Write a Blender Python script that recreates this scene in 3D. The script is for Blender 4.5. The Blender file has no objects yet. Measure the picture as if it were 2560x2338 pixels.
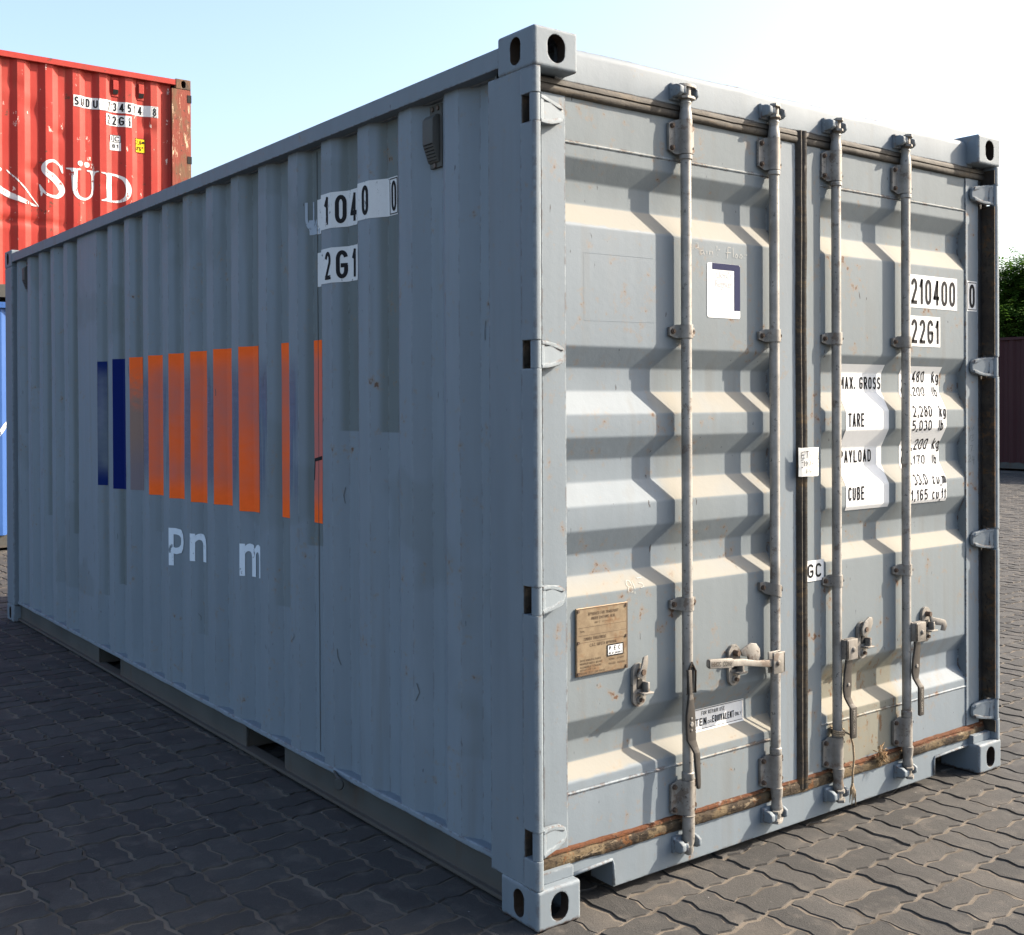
import bpy, bmesh, math, random
import numpy as np
from mathutils import Vector, Matrix, noise as mnoise

random.seed(7); rng = np.random.default_rng(7)
scene = bpy.context.scene
COL = scene.collection

# ------------------------------------------------------------------ camera
CAM = Vector((-2.00835, -2.55404, 1.51534)); YAW, PITCH, ROLL = 0.645674, -0.006569, -0.004404
FPX, CY, W0, H0 = 2860.643, 1024.99, 2560.0, 2338.0
fwd = Vector((math.sin(YAW)*math.cos(PITCH), math.cos(YAW)*math.cos(PITCH), math.sin(PITCH)))
rgt = Vector((math.cos(YAW), -math.sin(YAW), 0)); up = rgt.cross(fwd)
r2 = math.cos(ROLL)*rgt + math.sin(ROLL)*up; u2 = -math.sin(ROLL)*rgt + math.cos(ROLL)*up
cd = bpy.data.cameras.new('Camera'); cam = bpy.data.objects.new('Camera', cd); COL.objects.link(cam)
m = Matrix((r2, u2, -fwd)).transposed().to_4x4(); m.translation = CAM; cam.matrix_world = m
cd.sensor_fit = 'HORIZONTAL'; cd.sensor_width = 36; cd.lens = FPX/W0*36
cd.shift_y = -(H0/2-CY)/W0; cd.clip_start = .05; cd.clip_end = 3000
scene.camera = cam

# ------------------------------------------------------------------ sky, sun, exposure
SUN = Vector((2.15, -1.0, 1.57)).normalized()
el = math.asin(SUN.z)
world = bpy.data.worlds.new('World'); scene.world = world; world.use_nodes = True
wn = world.node_tree.nodes; wl = world.node_tree.links
bg = wn['Background']; sky = wn.new('ShaderNodeTexSky'); sky.sky_type = 'NISHITA'; sky.sun_disc = False
sky.sun_elevation = el; sky.sun_rotation = math.atan2(SUN.x, SUN.y)
sky.air_density = 1.0; sky.dust_density = 3.4; sky.ozone_density = 0.8
wl.new(sky.outputs[0], bg.inputs[0]); bg.inputs[1].default_value = 0.135
sd = bpy.data.lights.new('Sun', 'SUN'); sd.energy = 4.8; sd.angle = math.radians(.53); sd.color = (1, .875, .72)
so = bpy.data.objects.new('Sun', sd); COL.objects.link(so)
so.rotation_euler = (-SUN).to_track_quat('-Z', 'Y').to_euler(); so.location = (12, -8, 14)
scene.view_settings.view_transform = 'Standard'; scene.view_settings.look = 'None'
scene.view_settings.exposure = 1.48; scene.view_settings.gamma = 1

# ------------------------------------------------------------------ node expression helper
class X:
    def __init__(s, nt, o): s.nt, s.o = nt, o
    def _m(s, op, *a, clamp=False):
        n = s.nt.nodes.new('ShaderNodeMath'); n.operation = op; n.use_clamp = clamp
        for i, v in enumerate((s,)+a):
            if isinstance(v, X): s.nt.links.new(v.o, n.inputs[i])
            else: n.inputs[i].default_value = v
        return X(s.nt, n.outputs[0])
    def __add__(s, b): return s._m('ADD', b)
    def __radd__(s, b): return s._m('ADD', b)
    def __sub__(s, b): return s._m('SUBTRACT', b)
    def __rsub__(s, b): return (s*-1)+b
    def __mul__(s, b): return s._m('MULTIPLY', b)
    def __rmul__(s, b): return s._m('MULTIPLY', b)
    def max(s, b): return s._m('MAXIMUM', b)
    def min(s, b): return s._m('MINIMUM', b)
    def sat(s): return s._m('ADD', 0.0, clamp=True)
    def step(s, a, w):                       # 0 below a-w .. 1 above a+w
        n = s.nt.nodes.new('ShaderNodeMapRange'); n.interpolation_type = 'SMOOTHSTEP'
        s.nt.links.new(s.o, n.inputs[0]); n.inputs[1].default_value = a-w; n.inputs[2].default_value = a+w
        return X(s.nt, n.outputs[0])
    def inv(s): return 1.0 - s

class Mat:
    def __init__(s, name, rough=.6, metal=0., spec=.4):
        s.m = bpy.data.materials.new(name); s.m.use_nodes = True; s.nt = s.m.node_tree
        s.b = s.nt.nodes['Principled BSDF']; s.b.inputs['Roughness'].default_value = rough
        s.b.inputs['Metallic'].default_value = metal; s.b.inputs['Specular IOR Level'].default_value = spec
        g = s.nt.nodes.new('ShaderNodeNewGeometry'); s.pos = g.outputs['Position']
        sp = s.nt.nodes.new('ShaderNodeSeparateXYZ'); s.nt.links.new(s.pos, sp.inputs[0])
        s.x, s.y, s.z = (X(s.nt, sp.outputs[i]) for i in range(3))
    def noise(s, scale, detail=4, rough=.55, stretch=(1, 1, 1), off=(0, 0, 0), dist=0.):
        mp = s.nt.nodes.new('ShaderNodeMapping'); s.nt.links.new(s.pos, mp.inputs[0])
        mp.inputs['Scale'].default_value = stretch; mp.inputs['Location'].default_value = off
        n = s.nt.nodes.new('ShaderNodeTexNoise'); s.nt.links.new(mp.outputs[0], n.inputs[0])
        n.inputs['Scale'].default_value = scale; n.inputs['Detail'].default_value = detail
        n.inputs['Roughness'].default_value = rough; n.inputs['Distortion'].default_value = dist
        return X(s.nt, n.outputs[0])
    def voro(s, scale, feature='F1', stretch=(1, 1, 1)):
        mp = s.nt.nodes.new('ShaderNodeMapping'); s.nt.links.new(s.pos, mp.inputs[0]); mp.inputs['Scale'].default_value = stretch
        n = s.nt.nodes.new('ShaderNodeTexVoronoi'); n.feature = feature; s.nt.links.new(mp.outputs[0], n.inputs['Vector'])
        n.inputs['Scale'].default_value = scale
        return X(s.nt, n.outputs[0])
    def col(s, c):
        n = s.nt.nodes.new('ShaderNodeRGB'); n.outputs[0].default_value = (*c, 1); return n.outputs[0]
    def mix(s, f, a, b):
        n = s.nt.nodes.new('ShaderNodeMix'); n.data_type = 'RGBA'
        if isinstance(f, X): s.nt.links.new(f.o, n.inputs[0])
        else: n.inputs[0].default_value = f
        for i, v in ((6, a), (7, b)):
            if isinstance(v, tuple): n.inputs[i].default_value = (*v, 1)
            else: s.nt.links.new(v, n.inputs[i])
        return n.outputs[2]
    def mulc(s, c, f):                       # colour times a scalar
        n = s.nt.nodes.new('ShaderNodeVectorMath'); n.operation = 'SCALE'
        if isinstance(c, tuple): n.inputs[0].default_value = c
        else: s.nt.links.new(c, n.inputs[0])
        s.nt.links.new(f.o, n.inputs['Scale']); return n.outputs[0]
    def out(s, c, rough=None, bump=None, dist=.004, strength=1., bevel=0., alpha=None, metal=None):
        if isinstance(c, tuple): s.b.inputs['Base Color'].default_value = (*c, 1)
        else: s.nt.links.new(c, s.b.inputs['Base Color'])
        if rough is not None: s.nt.links.new(rough.o, s.b.inputs['Roughness'])
        if metal is not None: s.nt.links.new(metal.o, s.b.inputs['Metallic'])
        if alpha is not None: s.nt.links.new(alpha.o, s.b.inputs['Alpha'])
        nrm = None
        if bevel:
            bv = s.nt.nodes.new('ShaderNodeBevel'); bv.samples = 3; bv.inputs[0].default_value = bevel; nrm = bv.outputs[0]
        if bump is not None:
            bp = s.nt.nodes.new('ShaderNodeBump'); bp.inputs['Strength'].default_value = strength; bp.inputs['Distance'].default_value = dist
            s.nt.links.new(bump.o, bp.inputs['Height'])
            if nrm: s.nt.links.new(nrm, bp.inputs['Normal'])
            nrm = bp.outputs[0]
        if nrm: s.nt.links.new(nrm, s.b.inputs['Normal'])
        return s.m

# ------------------------------------------------------------------ materials
NEW = (.163, .206, .245); OLD = (.152, .178, .193)
RUST = (.20, .075, .025)
def steel_paint(name, region, rust=.5, dents=.35, bevel=.006, rough=.5, oldc=OLD, edgewear=.85, extra=None, newc=(.152, .184, .212)):
    M = Mat(name, rough, 0., .22)
    n1 = M.noise(1.7, 5); n2 = M.noise(14, 4, stretch=(1, 1, .25)); n3 = M.noise(160, 2); st = M.noise(9, 3, stretch=(1.6, 1.6, .07))
    old = region(M, n1, n2)
    c = M.mix(old, newc, oldc)
    c = M.mulc(c, .84 + n1*.2 + (st-.5)*.22 + (n2-.5)*.16)
    for f_, c_ in (extra(M, n1, n2) if extra else ()): c = M.mix(f_, c, c_)
    # dirt streaks
    c = M.mix((st.step(.60, .1)*n1.step(.5, .15)*.3), c, (.10, .094, .082))
    # small chips of rust and stain round them
    v = M.noise(7, 5, .7, off=(3, 1, 7)); v2 = M.noise(38, 4, .6, off=(9, 2, 1))
    chip = (v*.55 + v2*.45).step(.675 - .035*rust, .022)
    halo = (v*.55 + v2*.45).step(.63 - .035*rust, .05)
    c = M.mix(halo*.35, c, (.22, .135, .06)); c = M.mix(chip*.85, c, (.09, .04, .018))
    dk = M.noise(55, 3, .6, stretch=(1, 1, .3), off=(5, 5, 5)).step(.735, .012)
    c = M.mix(dk*.8, c, (.035, .03, .03))
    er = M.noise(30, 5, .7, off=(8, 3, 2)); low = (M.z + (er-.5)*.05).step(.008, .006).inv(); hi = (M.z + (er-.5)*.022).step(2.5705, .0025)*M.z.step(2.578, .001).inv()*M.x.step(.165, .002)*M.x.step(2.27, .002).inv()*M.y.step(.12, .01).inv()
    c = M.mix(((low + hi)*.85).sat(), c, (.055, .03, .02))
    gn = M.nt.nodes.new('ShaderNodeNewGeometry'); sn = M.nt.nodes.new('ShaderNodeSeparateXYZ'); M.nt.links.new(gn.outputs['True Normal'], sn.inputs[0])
    ledge = X(M.nt, sn.outputs[2])._m('ABSOLUTE').step(.30, .10)*X(M.nt, sn.outputs[2]).step(0., .05)            # up-facing slopes: warm sunlit beige painted into the old paint colour
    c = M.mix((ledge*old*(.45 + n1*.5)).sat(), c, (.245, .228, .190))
    if bevel:
        bw = M.nt.nodes.new('ShaderNodeBevel'); bw.samples = 3; bw.inputs[0].default_value = .010
        dp = M.nt.nodes.new('ShaderNodeVectorMath'); dp.operation = 'DOT_PRODUCT'; M.nt.links.new(bw.outputs[0], dp.inputs[0]); M.nt.links.new(gn.outputs['Normal'], dp.inputs[1])
        ed = X(M.nt, dp.outputs['Value']).step(.955, .035).inv(); wn_ = M.noise(22, 6, .75, off=(4, 8, 2))
        c = M.mix(ed*wn_.step(.545, .03)*edgewear, c, (.075, .04, .025)); c = M.mix(ed*wn_.step(.47, .05).inv()*edgewear*.6, c, (.30, .33, .35))
    h = n3*.10 + M.noise(45, 4)*.25 + M.noise(2.6, 2)*(2.2*dents)
    return M.out(c, rough=(.52 + n1*.2 + old*.16), bump=h, dist=.006, strength=.32, bevel=bevel)
def reg_side(M, n1, n2):                     # old grey paint left in the recesses, new blue-grey rolled on the outer faces
    e = M.noise(1.1, 3, off=(2, 7, 1))
    inside = M.x.step(.050, .008); fl = ((M.y - .29)*(1/.2814))._m('FLOOR')
    def wn1(off):
        w = M.nt.nodes.new('ShaderNodeTexWhiteNoise'); w.noise_dimensions = '1D'; M.nt.links.new((fl + off).o, w.inputs['W']); return X(M.nt, w.outputs['Value'])
    lane = wn1(3.3); cut = (M.z - wn1(11.7)*1.5 + (n2-.5)*.015).step(.22, .004)      # each recess repainted up to its own height
    near = M.y.step(.74, .002)*M.y.step(1.30, .002).inv()*M.z.step(1.412, .003)
    far = M.y.step(1.35, .01)
    return (inside*(near*.95 + far*cut*(lane*.7 + .2)) + e.step(.60, .02)*.3*M.z.step(.4, .01)).sat()
def reg_door(M, n1, n2):
    j = (n1-.5)*.25 + (n2-.5)*.10
    x = M.x + j; z = M.z + (n2-.5)*.03
    top = z.step(2.05, .004); low = z.step(.99, .05).inv()*z.step(.384, .006)
    mid = x.step(.575, .035)*(.55 + .45*M.noise(3, 3, off=(1, 1, 1)).step(.45, .12))
    d1 = (top.max(low).max(mid))*M.x.step(.16, .001)*M.x.step(1.098, .002).inv()
    tl = (x.step(1.86, .03)*z.step(.62, .05).inv()).inv()
    d2 = M.x.step(1.22, .002)*M.x.step(2.277, .002).inv()*(.75 + .25*M.noise(2.2, 3, off=(4, 1, 1)).step(.45, .1))*tl
    return (d1 + d2).sat()
def worn_patch(M, n1, n2):
    x = M.x + (n2-.5)*.05; z = M.z + (n2-.5)*.06
    m_ = x.step(1.385, .006)*x.step(1.815, .012).inv()*z.step(.555, .03).inv()*z.step(.19, .003); sp = M.noise(26, 5, .7, stretch=(1, 1, .5), off=(3, 9, 4)).step(.60, .03)
    return ((m_*.75).sat(), (.170, .160, .118)), ((m_*sp*.7).sat(), (.13, .06, .02))
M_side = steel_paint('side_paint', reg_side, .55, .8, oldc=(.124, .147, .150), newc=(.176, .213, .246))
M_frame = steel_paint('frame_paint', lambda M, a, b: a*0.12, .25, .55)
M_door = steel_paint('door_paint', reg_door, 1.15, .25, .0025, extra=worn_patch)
def mk_rail():
    M = Mat('bottom_rail_dirty', .8); n = M.noise(3, 5); s = M.noise(12, 3, stretch=(1, 1, .2))
    c = M.mix(n.step(.5, .2), (.042, .043, .040), (.066, .065, .059)); c = M.mix(s.step(.62, .06)*.5, c, (.06, .036, .02))
    c = M.mix(M.z.step(.05, .02).inv()*.6, c, (.075, .062, .05))
    return M.out(c, bump=n, dist=.004, strength=.4, bevel=.006)
M_rail = mk_rail()
def flat(name, c, rough=.6, metal=0., var=.15, sc=20, bump=.15, spec=.4, bevel=0):
    M = Mat(name, rough, metal, spec); n = M.noise(sc, 4); return M.out(M.mulc(c, 1-var + n*2*var), bump=n, dist=.003, strength=bump, bevel=bevel)
def mk_galv(name, a, b, rustf):
    M = Mat(name, .55, .25); n = M.noise(22, 5, .65); s = M.noise(30, 4, stretch=(1, 1, .12)); r = M.noise(16, 5, .7, off=(4, 4, 4))
    c = M.mix(n.step(.5, .2), a, b); c = M.mulc(c, .62 + s*.72)
    c = M.mix(r.step(.66-rustf*.1, .04)*.6, c, (.085, .05, .03)); c = M.mix(M.noise(70, 3, off=(1, 2, 3)).step(.66, .03)*.65, c, (.035, .03, .028)); c = M.mix(M.noise(5, 4, .6, off=(3, 1, 1)).step(.58, .06)*.35, c, (.08, .07, .06))
    return M.out(c, rough=(.42 + n*.3), bump=n*.5 + s*.5, dist=.003, strength=.4, bevel=.0025)
M_rod = mk_galv('galvanised_rod', (.205, .200, .188), (.285, .277, .260), .35)
M_brk = mk_galv('galvanised_bracket', (.165, .155, .140), (.250, .238, .218), .6)
M_bolt = flat('bolt_steel', (0.084, 0.0595, 0.0455), .55, .4, .3, 90)
M_dark = flat('dark_steel', (0.05625, 0.0525, 0.04875), .5, .5, .3, 40)
M_hole = flat('casting_inside', (.022, .014, .009), .9, 0, .4, 30)
M_black = flat('black_void', (.012, .012, .012), .9)
def mk_gasket(name, cols, rough=.75):
    M = Mat(name, rough); n = M.noise(9, 6, .65, off=(2, 2, 2)); s = M.noise(24, 4, .6, stretch=(.25, 1, 1.6)); e = M.noise(4, 3, off=(8, 1, 1))
    c = M.mix(n.step(.5, .12), cols[0], cols[1]); c = M.mix(s.step(.58, .07)*e.step(.42, .1), c, cols[2]); c = M.mix(M.noise(60, 4).step(.60, .05)*.8, c, cols[3]); c = M.mix(M.noise(6, 5, .7, off=(5, 9, 1)).step(.55, .08)*.65, c, cols[3])
    return M.out(c, bump=n*.6 + s*.5, dist=.01, strength=.6)
M_gtop = mk_gasket('rubber_gasket_worn', ((.030, .0265, .022), (.050, .0445, .036), (.070, .052, .032), (.015, .013, .011)))
def mk_gbot():
    M = Mat('rubber_gasket_rusty', .85, 0, .2); n = M.noise(11, 6, .7, stretch=(.8, 1, 1.3), off=(2, 2, 2)); s = M.noise(5.5, 4, .6, off=(6, 1, 4)); k = M.noise(48, 5, .7, stretch=(.4, 1, 1))
    c = M.mix(s.step(.5, .1), (.034, .025, .017), (.105, .078, .045)); c = M.mix(n.step(.55, .04), c, (.018, .013, .009)); c = M.mix(M.noise(14, 5, .7, off=(7, 1, 1)).step(.60, .03)*.8, c, (.11, .045, .014))
    up = (M.z + M.x*.0055 + (n-.5)*.03).step(.1815, .004); c = M.mix(up*.9, c, (.085, .03, .012)); c = M.mix(k.step(.62, .03)*.8, c, (.19, .15, .10)); c = M.mix(M.noise(90, 3).step(.62, .03)*.7, c, (.02, .014, .01))
    c = M.mix(s.step(.64, .02)*up*.8, c, (.24, .26, .27))
    return M.out(c, bump=n + k*.7, dist=.012, strength=.8)
M_gbot = mk_gbot()
M_gcen = mk_gasket('rubber_gasket_dark', ((0.027, 0.0228, 0.018), (0.045, 0.0372, 0.027), (0.078, 0.051, 0.024), (0.012, 0.0108, 0.009)))
M_gside = mk_gasket('rubber_gasket_black', ((0.014, 0.014, 0.0147), (0.021, 0.021, 0.0217), (0.042, 0.028, 0.0175), (0.0084, 0.0084, 0.0084)))
M_rustpost = mk_gasket('rusty_bare_steel', ((.032, .025, .019), (.05, .041, .031), (.085, .045, .018), (.014, .011, .009)), .85)
def decal_mat(name, c, wear=.0, rough=.85, wearc=None):
    M = Mat(name, rough, 0., .12); n = M.noise(60, 4, .7)
    cc = M.mulc(c, .93 + n*.14)
    a = None
    if wear: a = (M.noise(26, 6, .72, stretch=(1, 1, .55), off=(1, 9, 3)).step(.64-wear*.16, .012)).inv()
    return M.out(cc, alpha=a)
M_white = decal_mat('white_vinyl', (.62, .63, .63)); M_whitew = decal_mat('white_vinyl_worn', (.56, .57, .57), .1)
M_ink = decal_mat('black_vinyl', (.016, .016, .018)); M_inkw = decal_mat('black_vinyl_worn', (.016, .016, .018), .35)
M_navy = decal_mat('navy_vinyl', (.022, .026, .065)); M_yel = decal_mat('yellow_vinyl', (0.8, 0.5, 0.02)); M_faint = decal_mat('faint_grey_print', (0.42, 0.42, 0.42))
M_chalk = decal_mat('chalk', (.42, .41, .38), .45); M_marker = decal_mat('marker', (.09, .10, .10), .3); M_paper = decal_mat('paper', (.74, .73, .68))
M_ghost = decal_mat('ghost_of_letter', (.30, .35, .41), .5); M_redwhite = decal_mat('white_paint_chipped', (.60, .60, .59), .34)
M_pnm = decal_mat('white_paint_faded', (.60, .66, .72), .08)
def mk_smear(name, c, fade):
    # logo paint that was wiped down: horizontal smears of grey-blue over it
    M = Mat(name, .8, 0., .08); n = M.noise(34, 4, .6, stretch=(1, .18, 1)); big = M.noise(2.3, 2, stretch=(1, 1.6, .8), off=(3, 3, 3))
    mid = M.z.step(1.14, .06)*M.z.step(1.70, .05).inv()
    f = (mid*(big.step(.47, .2)*.8 + (n-.5)*.5)*fade).sat()
    cc = M.mix(f, M.mulc(c, .9 + n*.2), (.12, .145, .17))
    cc = M.mix((mid*M.noise(5, 2, stretch=(1, 1, .12), off=(7, 7, 1)).step(.60, .06)*.22*fade).sat(), cc, (.16, .17, .28))
    return M.out(cc)
M_or = mk_smear('orange_logo_paint', (.90, .130, .022), .62); M_bl = mk_smear('blue_logo_paint', (.002, .010, .095), .0); M_bl2 = mk_smear('blue_logo_paint_faded', (.004, .016, .10), 1.1)
def mk_fadeor():
    M = Mat('orange_logo_paint_wiped', .8, 0., .08); n = M.noise(30, 4, .6, stretch=(1, .2, 1)); f = ((M.z + (n-.5)*.25).step(1.60, .14).inv()*.92).sat(); lo = (M.z + (n-.5)*.1).step(1.25, .12)
    return M.out(M.mix(f, (.85, .125, .024), M.mix(lo, (.118, .148, .170), (.19, .165, .14))))
M_orw = mk_fadeor()
def mk_streak():
    M = Mat('wiped_paint_streak', .6); n = M.noise(9, 3, stretch=(1, 1, .1), off=(1, 3, 1)); h = M.noise(40, 3, stretch=(1, .2, 1)); v = M.z.step(1.17, .12)*M.z.step(1.64, .10).inv()
    return M.out(M.mix(n.step(.5, .06), (.075, .12, .26), (.15, .135, .22)), alpha=(v*(n.step(.46, .10))*(.35 + h*.4)).sat())
M_streak = mk_streak()
def mk_plate():
    M = Mat('brass_data_plate', .55, .35); n = M.noise(30, 5, .7); r = M.noise(12, 5, .7, off=(1, 4, 2))
    c = M.mix(n.step(.5, .15), (.165, .124, .08), (.22, .172, .112)); c = M.mix(r.step(.56, .06)*.6, c, (.15, .075, .033))
    return M.out(c, bump=n, dist=.002, strength=.3)
M_plate = mk_plate(); M_platetxt = flat('plate_engraving', (.085, .055, .032), .7)
def container_paint(name, base, wornc, rustf, dents=1.0, chips=True):
    M = Mat(name, .5, 0, .25); n1 = M.noise(1.3, 5); st = M.noise(7, 4, stretch=(1.4, 1.4, .06)); n2 = M.noise(16, 5, .65)
    c = M.mulc(base, .82 + n1*.22 + (st-.5)*.25)
    c = M.mix((n1.step(.56, .08)*st.step(.52, .1)*.45), c, wornc)
    if chips:
        k = (M.noise(11, 6, .72, stretch=(1, 1, .6), off=(2, 2, 9)))
        c = M.mix(k.step(.665-rustf*.03, .012)*st.step(.5, .06)*.85, c, (.60, .52, .46))
        c = M.mix(M.noise(8, 6, .7, off=(6, 2, 2)).step(.69-rustf*.04, .015)*.8, c, (.07, .035, .02))
    h = n2*.12 + M.noise(2.4, 3)*(1.6*dents)
    return M.out(c, rough=(.42 + n1*.25), bump=h, dist=.012, strength=.35, bevel=.008)
M_red = container_paint('red_container_paint', (.34, .027, .018), (.20, .045, .028), 1.)
M_blue = container_paint('blue_container_paint', (0.02625, 0.08625, 0.27), (0.045, 0.0975, 0.225), .3, .4, False)
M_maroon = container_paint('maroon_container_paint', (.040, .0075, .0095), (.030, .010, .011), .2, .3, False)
def mk_oldpost(name, base):
    M = Mat(name, .75); n = M.noise(7, 6, .7, stretch=(1, 1, .35)); k = M.noise(15, 6, .72, stretch=(1, 1, .22), off=(5, 1, 3))
    c = M.mix(n.step(.52, .07), base, (.13, .062, .03)); c = M.mix(k.step(.60, .03), c, (.50, .36, .24)); c = M.mix(M.noise(30, 4, .6, off=(1, 1, 1)).step(.64, .03), c, (.06, .03, .018))
    return M.out(c, bump=n+k, dist=.01, strength=.5, bevel=.008)
M_redpost = mk_oldpost('red_post_flaking', (0.195, 0.03575, 0.0195)); M_oldcast = mk_oldpost('rusty_casting', (0.04875, 0.0325, 0.02275)); M_oldgrey = flat('weathered_grey_steel', (0.13, 0.1398, 0.1495), .6, 0, .25, 9, bevel=.008)
def mk_paver(name, attr):
    M = Mat(name, .82, 0, .3)
    if attr:
        a = M.nt.nodes.new('ShaderNodeAttribute'); a.attribute_name = 'tone'; rnd = X(M.nt, a.outputs['Fac'])
    else:
        a = M.nt.nodes.new('ShaderNodeObjectInfo'); rnd = X(M.nt, a.outputs['Random'])
    n = M.noise(3.1, 5, .6); f = M.noise(150, 4, .7); s = M.noise(9, 5, .65, off=(7, 3, 1)); g = M.noise(420, 2)
    c = M.mix(rnd, (.033, .0325, .0318), (.053, .0508, .048))
    mg = M.noise(34, 5, .7, off=(2, 5, 5))
    c = M.mulc(c, .62 + n*.38 + (f-.5)*.9 + (g-.5)*.6 + mg*.22)
    c = M.mix(s.step(.60, .1)*.5, c, (.098, .088, .077))               # sand dust
    c = M.mix(M.noise(3.3, 6, .72, off=(1, 8, 8)).step(.60, .05)*.6, c, (.024, .0225, .0225))   # oil stains
    c = M.mix(M.noise(44, 3, .6, off=(3, 3, 3)).step(.742, .008), c, (.28, .27, .26))       # grit and bits
    edge = M.z.step(-.0030, .002).inv()
    c = M.mix(edge*.55, c, (.095, .083, .07))
    return M.out(c, rough=(.7 + n*.25), bump=f*.6 + g*.4 + s*.4 + mg*.5, dist=.005, strength=.65)
M_pav = mk_paver('concrete_paver', False); M_pavs = mk_paver('concrete_paver_field', True)
def mk_sand():
    M = Mat('joint_sand', .95, 0, .1); n = M.noise(260, 3, .7); b = M.noise(5, 4)
    c = M.mix(b.step(.45, .15), (.075, .065, .054), (.140, .121, .100)); c = M.mulc(c, .7 + n*.6)
    return M.out(c, bump=n, dist=.004, strength=.7)
M_sand = mk_sand()
def mk_ground():
    M = Mat('far_paving', .85, 0, .3); n = M.noise(.5, 5); f = M.noise(30, 3)
    return M.out(M.mulc(M.mix(n, (.062, .059, .055), (.084, .079, .073)), .8 + f*.4), bump=f, dist=.01, strength=.4)
M_ground = mk_ground()
def mk_rope():
    M = Mat('old_rope', .9, 0, .1); n = M.noise(120, 3); return M.out(M.mulc((.26, .205, .14), .6 + n*.8), bump=n, dist=.004)
M_rope = mk_rope(); M_wire = flat('thin_black_wire', (0.014, 0.014, 0.014), .6)
M_straw = flat('dry_straw', (0.21, 0.133, 0.063), .9, 0, .4, 60)
M_bark = flat('tree_bark', (.09, .065, .045), .9, 0, .3, 12, .6)
def mk_leaf(name, a, b):
    M = Mat(name, .55, 0, .35); n = M.noise(1.6, 3); f = M.noise(17, 2)
    c = M.mix(((n-.5)*1.6 + f).sat(), a, b); mt = M.out(c)
    M.b.inputs['Transmission Weight'].default_value = 0.0
    tr = M.nt.nodes.new('ShaderNodeBsdfTranslucent'); mx = M.nt.nodes.new('ShaderNodeMixShader'); mx.inputs[0].default_value = .38
    M.nt.links.new(c, tr.inputs[0]); M.nt.links.new(M.b.outputs[0], mx.inputs[1]); M.nt.links.new(tr.outputs[0], mx.inputs[2])
    M.nt.links.new(mx.outputs[0], M.nt.nodes['Material Output'].inputs[0]); return mt
M_leaf = mk_leaf('leaf_green', (.030, .082, .012), (.11, .215, .032)); M_leaf2 = mk_leaf('leaf_dark', (.022, .062, .013), (.065, .14, .027))

# ------------------------------------------------------------------ mesh helpers
def obj(name, bm, mat, parent=None, smooth=False):
    me = bpy.data.meshes.new(name); bm.normal_update(); bm.to_mesh(me); bm.free()
    me.materials.append(mat)
    if smooth:
        me.polygons.foreach_set('use_smooth', [True]*len(me.polygons))
        if smooth is not True: me.set_sharp_from_angle(angle=math.radians(smooth))
    o = bpy.data.objects.new(name, me); COL.objects.link(o)
    if parent: o.parent = parent
    return o
def root(name, label, cat, group=None):
    o = bpy.data.objects.new(name, None); COL.objects.link(o); tag(o, label, cat, group); o.empty_display_size = .1; return o
def tag(o, label, cat=None, group=None):
    o['label'] = label
    if cat: o['category'] = cat
    if group: o['group'] = group
    return o
def box(bm, x0, x1, y0, y1, z0, z1):
    vs = [bm.verts.new(p) for p in ((x0, y0, z0), (x1, y0, z0), (x1, y1, z0), (x0, y1, z0), (x0, y0, z1), (x1, y0, z1), (x1, y1, z1), (x0, y1, z1))]
    for f in ((0, 3, 2, 1), (4, 5, 6, 7), (0, 1, 5, 4), (1, 2, 6, 5), (2, 3, 7, 6), (3, 0, 4, 7)): bm.faces.new([vs[i] for i in f])
    return vs
def boxes(*bs):
    bm = bmesh.new()
    for b in bs: box(bm, *b)
    return bm
def bevel(bm, off, seg=2):
    bmesh.ops.bevel(bm, geom=list(bm.edges), offset=off, segments=seg, profile=.5, affect='EDGES'); return bm
def prism(bm, pts, f, a, b):                 # polygon pts (2D) -> solid between a and b; f(u,v,w)->xyz
    A = [bm.verts.new(f(u, v, a)) for u, v in pts]; B = [bm.verts.new(f(u, v, b)) for u, v in pts]
    n = len(pts); bm.faces.new(A); bm.faces.new(B[::-1])
    for i in range(n): bm.faces.new((A[i], B[i], B[(i+1) % n], A[(i+1) % n]))
    bmesh.ops.recalc_face_normals(bm, faces=bm.faces); return bm
XY = lambda u, v, w: (u, v, w)
XZ = lambda u, v, w: (u, w, v)
YZ = lambda u, v, w: (w, u, v)
def lathe(bm, cx, cy, prof, n=20):           # prof: [(z, r)]
    rings = []
    for z, r in prof: rings.append([bm.verts.new((cx+r*math.cos(2*math.pi*i/n), cy+r*math.sin(2*math.pi*i/n), z)) for i in range(n)])
    for a, b in zip(rings[:-1], rings[1:]):
        for i in range(n): bm.faces.new((a[i], a[(i+1) % n], b[(i+1) % n], b[i]))
    bm.faces.new(rings[0][::-1]); bm.faces.new(rings[-1]); return bm
def disc(bm, c, axis, r, h, n=12):           # short cylinder from c along axis
    ax = Vector(axis).normalized(); t = ax.orthogonal().normalized(); b = ax.cross(t); c = Vector(c)
    A = [bm.verts.new(c+r*(math.cos(2*math.pi*i/n)*t+math.sin(2*math.pi*i/n)*b)) for i in range(n)]
    B = [bm.verts.new(c+ax*h+r*.9*(math.cos(2*math.pi*i/n)*t+math.sin(2*math.pi*i/n)*b)) for i in range(n)]
    for i in range(n): bm.faces.new((A[i], A[(i+1) % n], B[(i+1) % n], B[i]))
    bm.faces.new(B); bm.faces.new(A[::-1])
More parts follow.
